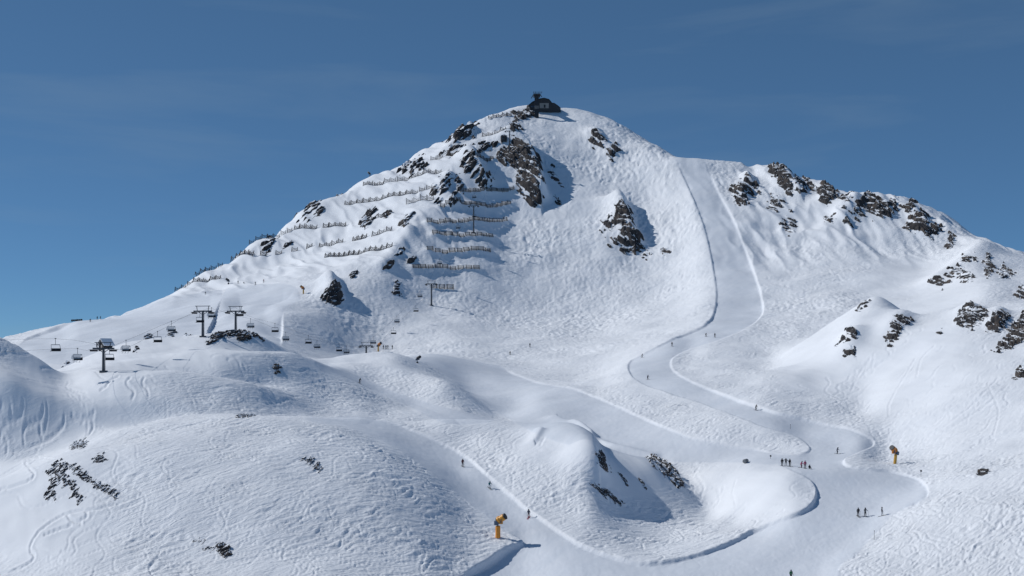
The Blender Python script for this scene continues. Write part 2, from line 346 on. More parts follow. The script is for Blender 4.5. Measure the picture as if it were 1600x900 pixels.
def poly_dist(px, py, pts, closed=False):
    d = np.full(px.shape, 1e9, np.float32)
    q = pts + [pts[0]] if closed else pts
    for (x0, y0), (x1, y1) in zip(q[:-1], q[1:]):
        ex, ey = x1 - x0, y1 - y0; L = ex*ex + ey*ey + 1e-9
        t = np.clip(((px - x0)*ex + (py - y0)*ey) / L, 0, 1)
        d = np.minimum(d, np.hypot(px - x0 - t*ex, py - y0 - t*ey))
    return d
def smooth_line(pts, n=6):
    """Catmull-Rom through the corners of a closed outline"""
    out = []; m = len(pts)
    for i in range(m):
        a, b, c, d = (np.array(pts[(i + k) % m], float) for k in (-1, 0, 1, 2))
        for t in np.arange(n) / n:
            out.append(tuple(0.5*((2*b) + (c - a)*t + (2*a - 5*b + 4*c - d)*t*t + (3*b - a - 3*c + d)*t**3)))
    return out
M = np.zeros(Z.shape, np.float32); DEP = np.zeros(Z.shape, np.float32)
for poly, s0, s1, dep in PISTE:
    fine = smooth_line(poly, 4)
    rng_ok = (DD > s0*F) & (DD < s1*F)
    m = (in_poly(UU, PP, fine) & rng_ok).astype(np.float32)
    near_e = box3(box3(m)); band = (near_e > 0.001) & (near_e < 0.999) & rng_ok
    dist = poly_dist(UU[band].astype(np.float32), PP[band].astype(np.float32), fine, True)
    m[band] = sstep(-1.3, 1.3, np.where(m[band] > 0.5, dist, -dist))
    DEP = np.where(m > M, dep, DEP); M = np.maximum(M, m)
act = M > 0
sf = np.full(Z.shape, 1e9, np.float32)
for line in SOFT: sf[act] = np.minimum(sf[act], poly_dist(UU[act].astype(np.float32), PP[act].astype(np.float32), line))
DEP *= sstep(0, 34, sf)
def blob(px, py, r, s0=0, s1=9):
    p = hit(px, py, s0, s1); return np.exp(-((XX - p.x)**2 + (DD - p.y)**2) / r**2)
DEP = np.where(DD > 500, DEP * 1.9, DEP)
DEP *= np.clip(1.0 + 0.5 * fbm(XX / 30, DD / 30, 2, 78), 0.4, 1.4)
DEP += (1.3 * blob(770, 868, 9) + 0.4 * blob(1262, 780, 9) + 0.2 * blob(1150, 842, 12)) * sstep(0, 20, sf)
Ms = M; Msoft = blur(blur(M, 5, 0), 5, 1)
# the groomed floor lies deeper than the untouched snow; a thrown-up lip runs along the edges
Z -= Ms * DEP
edge = np.clip(4 * Msoft * (1 - Msoft), 0, 1) * sstep(0.05, 0.4, blur(blur(DEP, 5, 0), 5, 1))
Z += 0.17 * edge * (1 - Ms) * sstep(1100, 700, DD) * np.clip(0.45 + 1.1 * fbm(XX / 3, DD / 3, 3, 77), 0, 2) * sstep(-0.3, 0.4, fbm(XX / 18, DD / 18, 2, 79))

# roughness: 0 wind-smoothed, 1 skied out
R = np.ones(Z.shape, np.float32)
SMOOTH = [  # photo ellipses that stay smooth, with distance range
 (30,790,150,75,.10,.16,.95), (90,840,100,60,.10,.16,.8), (140,720,80,40,.10,.16,.7),
 (260,555,170,32,.165,.25,.9), (100,565,90,30,.165,.25,.9),
 (400,400,190,55,.35,.46,.85), (560,330,120,70,.35,.47,.75), (300,440,120,40,.27,.40,.8), (200,500,220,32,.24,.37,.75), (660,260,100,40,.40,.48,.6),
 (1380,560,160,85,.15,.24,.85), (1480,600,160,95,.15,.24,.55), (1270,590,60,40,.19,.24,.9), (1500,680,140,40,.14,.2,.5), (1440,445,120,45,.22,.4,.8),
 (1180,770,100,50,.125,.155,.92), (870,690,90,40,.13,.17,.7), (990,745,70,45,.13,.17,.95), (880,310,55,50,.38,.47,.95), (740,330,80,90,.36,.45,.75),
 (560,570,90,18,.20,.24,.7), (90,630,170,75,.145,.2,.8), (200,590,70,18,.15,.2,.6), (1330,340,140,50,.36,.45,.5),
]
for px, py, rx, ry, s0, s1, v in SMOOTH:
    d = ((UU - px) / rx)**2 + ((PP - py) / ry)**2
    w = np.clip(1.3 - d, 0, 1) * ((DD > s0*F) & (DD < s1*F))
    R *= 1 - v * w * w * (3 - 2 * w)
R = blur(blur(R, 3, 0), 3, 1)
rough = R * (1 - Msoft)
far = sstep(430, 600, DD)
# moguls on the steep face, chop elsewhere
face = far * sstep(1000, 930, DD)
wx = 1.6 * fbm(XX / 9, DD / 9, 2, 21); wy = 1.6 * fbm(XX / 9, DD / 9, 2, 22)
face_w = np.clip(1.25 - ((UU - 930) / 230)**2 - ((PP - 300) / 120)**2, 0.0, 1)
mog = np.abs(fbm((XX + wx) / 5.2, (DD + wy) / 7.5, 2, 31, 0.55))
fpatch = 0.4 + 0.9 * sstep(-0.4, 0.5, fbm(XX / 55, DD / 55, 3, 44))
Z += rough * face * fpatch * (0.10 + 0.62 * face_w) * (0.55 - mog) * 1.5
Z += rough * face * fpatch * 0.27 * fbm((XX + wx) / 2.5, (DD + wy) / 3.2, 2, 41, 0.6)
Z += (1 - Msoft) * face * 0.8 * fbm(XX / 28, DD / 22, 2, 43)
near = 1 - far
# skied-out snow near by: streaks that follow the turns across the slope
def streaks(deg, la, lc, seed):
    c_, s_ = math.cos(math.radians(deg)), math.sin(math.radians(deg))
    al = c_ * XX + s_ * DD + swx; ac = -s_ * XX + c_ * DD + swy
    return fbm(al / la, ac / lc, 3, seed, 0.6)
swx = 2.2 * fbm(XX / 14, DD / 14, 2, 23); swy = 1.5 * fbm(XX / 8, DD / 8, 3, 24)
lefthills = sstep(520, 420, UU) * sstep(270, 285, DD)
streak = streaks(37, 4.2, 0.85, 51) * (1 - lefthills) + streaks(-18, 5.0, 1.0, 52) * lefthills
cross = streaks(-25, 3.6, 0.9, 53) * sstep(0.0, 0.5, fbm(XX / 20, DD / 16, 2, 27))
streak = streak + 0.7 * cross
patch = 0.35 + 0.95 * sstep(-0.4, 0.55, fbm(XX / 18, DD / 14, 2, 25))
Z += rough * near * patch * (0.15 * streak + 0.03 * fbm(XX / 0.9, DD / 1.0, 2, 61, 0.6))
Z += (1 - Msoft) * near * 0.42 * fbm(XX / 16, DD / 13, 2, 26)
# wind ripples on the smooth snow, faint grooming on the pistes
Z += (1 - rough) * (1 - Ms) * 0.09 * fbm(XX / 4 + DD / 9, DD / 12, 2, 71)
Z += Ms * (0.05 * fbm(XX / 6, DD / 6, 3, 81) + 0.022 * fbm(XX / 1.2, DD / 2.5, 2, 82))

# ski tracks: turns carved down the fall line, stamped as grooves with a raised edge
gy, gx = np.zeros_like(Zc), np.zeros_like(Zc)
Zs = blur(blur(Zc, 6, 0), 6, 1)
dZr = np.gradient(Zs, axis=0) / np.gradient(DD, axis=0)           # along the ray
dZu = np.gradient(Zs, axis=1) / np.gradient(XX, axis=1)           # across
gx = dZu; gy = dZr - dZu * (UU - 800.0) / F
rng = np.random.default_rng(5)
T = np.zeros(Z.shape, np.float32); TP = np.zeros(Z.shape, np.float32)
def tracks(region, n, s0, s1, steps, amp, wav, wt=1.0, step=0.22, turn=0.0, on=False):
    """n runs that start inside a photo polygon"""
    m = in_poly(UU, PP, region) & (DD > s0*F) & (DD < s1*F) & ((M > 0.5) if on else (M < 0.5))
    idx = np.argwhere(m)
    if len(idx) == 0: return
    wgt = DD[m]**1.0; pick = idx[rng.choice(len(idx), n, p=wgt / wgt.sum())]
    x = XX[pick[:, 0], pick[:, 1]].copy(); y = DD[pick[:, 0], pick[:, 1]].copy()
    ph = rng.uniform(0, 6.28, n); am = amp * rng.uniform(0.55, 1.25, n); wl_ = wav * rng.uniform(0.6, 1.5, n)
    bias = rng.normal(turn, 0.35, n); ln = (steps * rng.uniform(0.35, 1.0, n)).astype(int)
    wgt_ = wt * rng.uniform(0.5, 1.0, n)
    for k in range(steps):
        a = -grid_sample(gx, x, y); b = -grid_sample(gy, x, y); g = np.hypot(a, b) + 1e-4
        h = np.arctan2(b, a) + bias + am * np.sin(ph + k * step / wl_ * 6.28)
        x = x + step * np.cos(h); y = np.clip(y + step * np.sin(h), 185, 1010)
        live = k < ln
        u = 800 + x * F / y
        i = np.rint(np.interp(y, DR, np.arange(NR))).astype(int); j = np.rint(np.interp(u, CU, np.arange(NC))).astype(int)
        ok = live & (j > 1) & (j < NC - 2)
        np.maximum.at(TP if on else T, (i[ok], j[ok]), wgt_[ok])
    return
DOME = [(150,700),(240,668),(350,655),(500,662),(620,720),(760,820),(720,890),(600,910),(100,910),(60,870),(180,790),(150,740)]
tracks(DOME, 16, .10, .16, 380, 1.2, 19, 1.0)
tracks(DOME, 40, .10, .16, 260, 0.6, 16, .8, turn=1.0)
tracks(DOME, 30, .10, .16, 240, 0.6, 16, .8, turn=-1.05)
tracks([(300,660),(520,665),(700,800),(700,900),(350,900)], 26, .10, .16, 220, 0.8, 13, .8, turn=0.9)
tracks([(0,640),(120,640),(220,660),(100,690),(0,730)], 1, .14, .2, 10, 1.15, 26, .1)
tracks([(0,540),(60,570),(180,640),(0,640)], 30, .14, .2, 260, 0.35, 22, .8, turn=0.9)
tracks([(230,585),(400,605),(470,640),(240,640)], 26, .15, .2, 190, 0.7, 14, .9, turn=0.8)
tracks([(150,582),(230,585),(230,620),(200,620)], 1, .15, .2, 10, 1.0, 12, .1)
tracks([(250,570),(400,548),(540,590),(640,640),(520,650),(420,600)], 36, .15, .21, 160, 0.8, 13, .9, turn=0.6)
tracks([(680,670),(860,720),(930,760),(1050,830),(1100,845),(1010,870),(930,840),(800,750)], 44, .115, .16, 130, 0.9, 12, .9, turn=0.7)
tracks([(680,665),(860,665),(840,700),(740,690)], 16, .13, .17, 120, 0.7, 12, .8)
tracks([(1400,800),(1600,740),(1600,900),(1320,900)], 26, .10, .145, 260, 1.0, 14, .95, turn=-0.8)
tracks([(1400,800),(1600,740),(1600,900),(1320,900)], 26, .10, .145, 220, 0.6, 14, .9, turn=0.9)
tracks([(1380,650),(1600,560),(1600,740),(1450,770)], 60, .13, .2, 240, 0.9, 15, .7, turn=-0.3)
tracks([(1220,600),(1420,500),(1600,490),(1600,600),(1360,690)], 22, .16, .235, 300, 0.7, 16, .7)
tracks([(540,570),(640,565),(760,640),(640,620)], 60, .19, .235, 130, 0.9, 11, .8)
tracks([(1000,610),(1260,695),(1060,670),(900,600)], 90, .14, .21, 90, 1.0, 9, .7)
tracks([(1080,730),(1260,750),(1200,810),(1100,790)], 9, .125, .155, 110, 0.8, 12, .8)
tracks([(850,180),(1050,260),(1080,330),(1110,440),(1000,480),(880,330)], 70, .35, .5, 330, 1.1, 22, 1.0, step=0.5)
tracks([(660,340),(760,340),(760,430),(640,440)], 40, .36, .43, 160, 1.2, 20, 1.0, step=0.5)
EVERY = [(-50,200),(1650,200),(1650,960),(-50,960)]
tracks(EVERY, 420, .10, .20, 260, 0.7, 18, 1.0, on=True)
tracks(EVERY, 260, .20, .46, 240, 0.7, 26, 1.0, step=0.5, on=True)
TP = box3(TP)
Z += (blur(blur(TP, 1.6, 0), 1.6, 1) * 1.1 - TP) * 0.05 * Ms
tracks([(830,330),(1090,330),(1110,470),(980,540),(760,540),(700,470)], 60, .30, .44, 260, 0.8, 24, .8, step=0.5)
tracks([(1190,430),(1420,400),(1300,500),(1200,540)], 40, .22, .40, 240, 0.8, 24, .8, step=0.5)
def carve(pts, wgt=1.3):
    """one run that can be picked out singly in the photograph"""
    n = len(pts); out = []
    for i in range(n - 1):
        a, b, c, d = (np.array(pts[min(max(i + k, 0), n - 1)], float) for k in (-1, 0, 1, 2))
        for t in np.arange(40) / 40: out.append(0.5*((2*b) + (c - a)*t + (2*a - 5*b + 4*c - d)*t*t + (3*b - a - 3*c + d)*t**3))
    for q in out:
        h_ = hit(q[0], q[1]); i = int(round(float(np.interp(h_.y, DR, np.arange(NR))))); j = int(round(float(np.interp(q[0], CU, np.arange(NC)))))
        if 1 < i < NR - 2: T[i-1:i+1, j] = np.maximum(T[i-1:i+1, j], wgt)
for line in [
 [(0,628),(14,622),(18,640),(12,655),(4,668),(0,680)], [(36,624),(34,640),(24,650),(8,656)], [(68,634),(62,652),(42,662),(36,676),(40,700)], [(100,650),(98,664),(82,680),(55,694),(20,706)], [(63,662),(62,672),(66,680)], [(143,655),(146,668),(138,682)], [(112,648),(130,655),(148,646)], [(10,706),(12,690),(6,676)],
 [(185,586),(172,592),(166,602),(157,609)], [(204,589),(197,598),(206,607),(210,614),(206,622)], [(226,590),(222,598),(230,608),(232,618)],
 [(215,771),(155,793),(105,801),(68,826),(50,848),(48,862),(54,872),(34,886),(0,896)], [(0,765),(36,756),(54,744),(47,734),(40,724),(62,719),(100,713),(150,700),(170,693)], [(104,802),(112,812),(128,816)], [(134,798),(136,806),(122,814)], [(70,838),(95,826),(112,820)],
 [(858,672),(850,684),(844,696)], [(822,676),(803,690),(800,700)], [(1560,590),(1510,640),(1450,682),(1400,690)], [(1575,600),(1530,640),(1480,672)], [(1430,560),(1412,590),(1390,630),(1388,648)], [(1460,540),(1440,560),(1432,590)], [(1545,605),(1560,640),(1552,680)], [(1360,560),(1345,580),(1330,610)],
 [(1120,760),(1124,780),(1116,792)], [(1150,750),(1145,770),(1150,790)], [(1090,745),(1100,760),(1095,775)], [(1225,795),(1205,808),(1190,814)],
 [(480,600),(500,596),(520,604),(510,618)], [(440,610),(455,620),(470,618)], [(330,556),(345,553),(360,556)], [(355,560),(372,554),(390,560)],
]: carve(line, 1.25 if line[0][0] < 260 else 0.6)
T = box3(T)
wide = blur(blur(T, 1.6, 0), 1.6, 1)
tr_d = np.where(DD < 400, 0.46, 0.5)
Z += (-(T * tr_d) + wide * tr_d * 1.15) * (1 - Ms)
refresh_hits(Z)

# the mountain as one mesh
me = bpy.data.meshes.new('snow_ground')
co = np.empty((NR * NC, 3), np.float32)
co[:, 0] = XX.ravel(); co[:, 1] = DD.ravel(); co[:, 2] = Z.ravel()
me.vertices.add(NR * NC); me.vertices.foreach_set('co', co.ravel())
ii, jj = np.meshgrid(np.arange(NR - 1), np.arange(NC - 1), indexing='ij')
v0 = (ii * NC + jj).ravel()
quads = np.stack([v0, v0 + 1, v0 + NC + 1, v0 + NC], 1).astype(np.int32)
nf = len(quads)
me.loops.add(nf * 4); me.loops.foreach_set('vertex_index', quads.ravel())
me.polygons.add(nf); me.polygons.foreach_set('loop_start', np.arange(0, nf * 4, 4, dtype=np.int32))
me.polygons.foreach_set('loop_total', np.full(nf, 4, np.int32))
me.polygons.foreach_set('use_smooth', np.ones(nf, bool))
me.update(calc_edges=True)
at = me.attributes.new('piste', 'FLOAT', 'POINT'); at.data.foreach_set('value', Ms.astype(np.float32).ravel())
at = me.attributes.new('rough', 'FLOAT', 'POINT'); at.data.foreach_set('value', rough.astype(np.float32).ravel())
ground = bpy.data.objects.new('snow_terrain', me); C.objects.link(ground)
ground['kind'] = 'structure'; ground['label'] = 'snow covered mountain with groomed pistes and skied slopes'

def new_mat(name):
    m = bpy.data.materials.new(name); m.use_nodes = True
    nt = m.node_tree; b = nt.nodes.get('Principled BSDF')
    return m, nt, b
def snow_material():
    m, nt, b = new_mat('snow'); N = nt.nodes; L = nt.links
    geo = N.new('ShaderNodeNewGeometry')
    ap = N.new('ShaderNodeAttribute'); ap.attribute_name = 'piste'
    ar = N.new('ShaderNodeAttribute'); ar.attribute_name = 'rough'
    mix = N.new('ShaderNodeMix'); mix.data_type = 'RGBA'
    mix.inputs['A'].default_value = (0.835, 0.868, 0.915, 1); mix.inputs['B'].default_value = (0.75, 0.80, 0.865, 1)
    L.new(ap.outputs['Fac'], mix.inputs['Factor'])
    pm = N.new('ShaderNodeMapping'); pm.vector_type = 'TEXTURE'; pm.inputs['Rotation'].default_value = (0, 0, math.radians(-35)); pm.inputs['Scale'].default_value = (2.2, 14.0, 6.0)
    pn = N.new('ShaderNodeTexNoise'); pn.inputs['Scale'].default_value = 0.8; pn.inputs['Detail'].default_value = 6; pn.inputs['Roughness'].default_value = 0.6
    L.new(geo.outputs['Position'], pm.inputs['Vector']); L.new(pm.outputs['Vector'], pn.inputs['Vector'])
    pc = N.new('ShaderNodeMapRange'); pc.inputs['From Min'].default_value = 0.3; pc.inputs['From Max'].default_value = 0.7; pc.inputs['To Min'].default_value = 0.0; pc.inputs['To Max'].default_value = 1.0
    L.new(pn.outputs['Fac'], pc.inputs['Value'])
    pmix = N.new('ShaderNodeMix'); pmix.data_type = 'RGBA'; pmix.inputs['A'].default_value = (0.70, 0.75, 0.82, 1); pmix.inputs['B'].default_value = (0.76, 0.80, 0.86, 1)
    L.new(pc.outputs['Result'], pmix.inputs['Factor']); L.new(pmix.outputs['Result'], mix.inputs['B'])
    nb = N.new('ShaderNodeTexNoise'); nb.inputs['Scale'].default_value = 0.05; nb.inputs['Detail'].default_value = 8; nb.inputs['Roughness'].default_value = 0.6
    L.new(geo.outputs['Position'], nb.inputs['Vector'])
    mr = N.new('ShaderNodeMapRange'); mr.inputs['From Min'].default_value = 0.3; mr.inputs['From Max'].default_value = 0.7; mr.inputs['To Min'].default_value = 0.95; mr.inputs['To Max'].default_value = 1.03
    L.new(nb.outputs['Fac'], mr.inputs['Value'])
    vm = N.new('ShaderNodeVectorMath'); vm.operation = 'SCALE'
    L.new(mix.outputs['Result'], vm.inputs[0]); L.new(mr.outputs['Result'], vm.inputs['Scale'])
    L.new(vm.outputs['Vector'], b.inputs['Base Color'])
    b.inputs['Roughness'].default_value = 0.7; b.inputs['Specular IOR Level'].default_value = 0.15
    # fine chop on skied snow, almost none on the piste
    n1 = N.new('ShaderNodeTexNoise'); n1.inputs['Scale'].default_value = 0.9; n1.inputs['Detail'].default_value = 5; n1.inputs['Roughness'].default_value = 0.6; n1.inputs['Distortion'].default_value = 0.6
    mp = N.new('ShaderNodeMapping'); mp.vector_type = 'TEXTURE'; mp.inputs['Rotation'].default_value = (0, 0, math.radians(37)); mp.inputs['Scale'].default_value = (3.0, 0.8, 1.2)
    L.new(geo.outputs['Position'], mp.inputs['Vector']); L.new(mp.outputs['Vector'], n1.inputs['Vector'])
    mu = N.new('ShaderNodeMath'); mu.operation = 'MULTIPLY_ADD'; mu.inputs[1].default_value = 0.62; mu.inputs[2].default_value = 0.05
    L.new(ar.outputs['Fac'], mu.inputs[0])
    bp = N.new('ShaderNodeBump'); bp.inputs['Distance'].default_value = 0.55
    L.new(mu.outputs['Value'], bp.inputs['Strength']); L.new(n1.outputs['Fac'], bp.inputs['Height'])
    L.new(bp.outputs['Normal'], b.inputs['Normal'])
    return m
MAT_SNOW = snow_material()
me.materials.append(MAT_SNOW)

# ------------------------------------------------------------------ rock outcrops
def rock_material():
    m, nt, b = new_mat('rock'); N = nt.nodes; L = nt.links
    geo = N.new('ShaderNodeNewGeometry')
    n1 = N.new('ShaderNodeTexNoise'); n1.inputs['Scale'].default_value = 0.22; n1.inputs['Detail'].default_value = 7; n1.inputs['Roughness'].default_value = 0.65
    L.new(geo.outputs['Position'], n1.inputs['Vector'])
    cr = N.new('ShaderNodeValToRGB'); e = cr.color_ramp.elements
    e[0].position = 0.32; e[0].color = (0.018, 0.018, 0.022, 1); e[1].position = 0.7; e[1].color = (0.125, 0.100, 0.085, 1)
    k = cr.color_ramp.elements.new(0.5); k.color = (0.05, 0.048, 0.05, 1)
    L.new(n1.outputs['Fac'], cr.inputs['Fac'])
    # snow lies on the flatter ledges
    sp = N.new('ShaderNodeSeparateXYZ'); L.new(geo.outputs['Normal'], sp.inputs['Vector'])
    n2 = N.new('ShaderNodeTexNoise'); n2.inputs['Scale'].default_value = 0.25; n2.inputs['Detail'].default_value = 4
    L.new(geo.outputs['Position'], n2.inputs['Vector'])
    ma = N.new('ShaderNodeMath'); ma.operation = 'MULTIPLY_ADD'; ma.inputs[1].default_value = 0.5; L.new(n2.outputs['Fac'], ma.inputs[0]); L.new(sp.outputs['Z'], ma.inputs[2])
    mr = N.new('ShaderNodeMapRange'); mr.inputs['From Min'].default_value = 0.90; mr.inputs['From Max'].default_value = 0.97
    L.new(ma.outputs['Value'], mr.inputs['Value'])
    mix = N.new('ShaderNodeMix'); mix.data_type = 'RGBA'; mix.inputs['B'].default_value = (0.835, 0.868, 0.915, 1)
    L.new(mr.outputs['Result'], mix.inputs['Factor']); L.new(cr.outputs['Color'], mix.inputs['A'])
    L.new(mix.outputs['Result'], b.inputs['Base Color'])
    b.inputs['Roughness'].default_value = 0.9; b.inputs['Specular IOR Level'].default_value = 0.2
    bp = N.new('ShaderNodeBump'); bp.inputs['Distance'].default_value = 0.3; bp.inputs['Strength'].default_value = 0.5
    n3 = N.new('ShaderNodeTexNoise'); n3.inputs['Scale'].default_value = 1.6; n3.inputs['Detail'].default_value = 5
    L.new(geo.outputs['Position'], n3.inputs['Vector']); L.new(n3.outputs['Fac'], bp.inputs['Height']); L.new(bp.outputs['Normal'], b.inputs['Normal'])
    return m
MAT_ROCK = rock_material()
def tag(o, label, cat, group=None):
    o['label'] = label; o['category'] = cat
    if group: o['group'] = group
    return o
ROCK_N = [0]
def outcrop(label, polys, A=1.0, edge=3.0, noise=0.9, cell=None, s0=0, s1=9, cat='rock', name='rock_outcrop', step=1.0):
    """craggy rock standing out of the snow inside photo outlines; A scales its height"""
    ROCK_N[0] += 1; seed = 100 + 7 * ROCK_N[0]
    ax = [p[0] for q in polys for p in q]; ay = [p[1] for q in polys for p in q]
    x0, x1, y0, y1 = min(ax) - 8, max(ax) + 8, min(ay) - 8, max(ay) + 8
    cx, cy = (min(ax) + max(ax)) / 2, (min(ay) + max(ay)) / 2
    hits = [hit(px, py, s0, s1).y for q in polys for px, py in q] + [hit(cx, cy, s0, s1).y]
    hits = np.array(hits); md = np.median(hits); hits = hits[np.abs(hits - md) < 0.10 * md]
    sc = md / F                                             # metres per photo pixel here
    d0, d1 = hits.min() - 12 * sc, hits.max() + 12 * sc
    nu = int((x1 - x0) / step) + 2; nd = int(np.clip((d1 - d0) / (sc * 1.1 * step), 8, 160))
    u = np.linspace(x0, x1, nu); d = np.linspace(d0, d1, nd)
    U, D = np.meshgrid(u, d); X = (U - 800) * D / F
    zt = grid_sample(Z, X, D); py = HZ - zt * F / D
    dist = np.full(U.shape, -1e9)
    for q in polys:
        ins = in_poly(U, py, q); dd = poly_dist(U, py, q, True)
        dist = np.maximum(dist, np.where(ins, dd, -dd))
    c = cell or max(1.5, 13 * sc)
    # beds dip one way: the breaks between rock and snow run along them
    dip = math.radians(52) if cx < 780 else math.radians(-48)
    al = X * math.cos(dip) + zt * math.sin(dip); ac = -X * math.sin(dip) + zt * math.cos(dip)
    nz = fbm(X / (c * 1.6), D / (c * 1.6), 3, seed, 0.6)
    bed = fbm(al / (c * 1.9) + 0.5 * nz, ac / (c * 0.55), 3, seed + 2, 0.55)
    v = np.clip(np.where(dist > 0, dist / edge, dist / (edge * (1.7 if sc > .2 else 1.1))), -3, 0.72 if sc > .2 else 0.8) + noise * (0.7 * nz + 2.0 * bed)
    b1, b2, rid, ox, oy = worley((al + 0.2 * c * nz) / (c * 1.25), (ac + 0.45 * D + 0.2 * c * nz) / (c * 0.5), seed + 3)
    tilt = hash2(np.floor(rid * 9999), np.floor(rid * 777), seed + 4)
    amp = A * 6.2 * sc
    h = amp * (sstep(-0.1, 1.1, v) * (0.30 + 0.55 * rid) + (1.7 * tilt - 0.55) * -oy * c / amp * 0.75 * sstep(0, 0.7, v) - ox * (rid - 0.5) * 1.1 * c / amp * sstep(0, 0.7, v))
    h += 0.04 * amp * fbm(X / (c * 0.4), D / (c * 0.4), 2, seed + 9) * sstep(0, 0.5, v)
    h = np.where(v > 0, np.clip(h, 0.04 * amp + 0.06, 1.1 * amp), -0.5 * np.clip(-v, 0, 1) * max(0.6, sc * 2) - 0.05)
    if sc > .2: h = 0.35 * h + 0.65 * box3(h)
    keep = v > -0.75
    zz = zt + h
    km = keep[:-1, :-1] & keep[1:, :-1] & keep[:-1, 1:] & keep[1:, 1:]
    top_ = v > 0
    lab = np.where(km, np.arange(km.size).reshape(km.shape) + 1, 0)
    while True:                                             # connected pieces
        n = lab.copy()
        n[1:] = np.where(km[1:] & km[:-1], np.maximum(n[1:], lab[:-1]), n[1:]); n[:-1] = np.where(km[1:] & km[:-1], np.maximum(n[:-1], lab[1:]), n[:-1])
        n[:, 1:] = np.where(km[:, 1:] & km[:, :-1], np.maximum(n[:, 1:], lab[:, :-1]), n[:, 1:]); n[:, :-1] = np.where(km[:, 1:] & km[:, :-1], np.maximum(n[:, :-1], lab[:, 1:]), n[:, :-1])
        if (n == lab).all(): break
        lab = n
    pieces = []
    for L_ in np.unique(lab[lab > 0]):
        I, J = np.nonzero(lab == L_)
        if len(I) < 5 or not top_[I, J].any(): continue
        pieces.append((len(I), I, J))
    if not pieces: return None
    pieces.sort(key=lambda q: -q[0])
    cen = np.array([X[pieces[0][1], pieces[0][2]].mean(), D[pieces[0][1], pieces[0][2]].mean(), zt[pieces[0][1], pieces[0][2]].min()])
    single = len(pieces) == 1
    root = None if single else empty(name, cen)
    for _, I, J in pieces[:40]:
        used = np.zeros(U.shape, bool)
        for di in (0, 1):
            for dj in (0, 1): used[I + di, J + dj] = True
        ids = -np.ones(U.shape, int); ids[used] = np.arange(used.sum())
        V = np.stack([X[used], D[used], zz[used]], 1) - cen
        fq = np.stack([ids[I, J], ids[I, J + 1], ids[I + 1, J + 1], ids[I + 1, J]], 1)
        mesh = bpy.data.meshes.new('rock'); mesh.from_pydata(V.tolist(), [], fq.tolist()); mesh.update()
        mesh.materials.append(MAT_ROCK)
        o = bpy.data.objects.new(name if single else 'rock', mesh); C.objects.link(o)
        if single: root = o; o.location = cen
        else: o.parent = root
    return tag(root, label, cat, 'rock outcrops in the snow')
def empty(name, loc, rz=0.0, scale=1.0):
    o = bpy.data.objects.new(name, None); C.objects.link(o); o.empty_display_size = 0.5
    o.location = loc; o.rotation_euler = (0, 0, rz); o.scale = (scale,) * 3
    return o
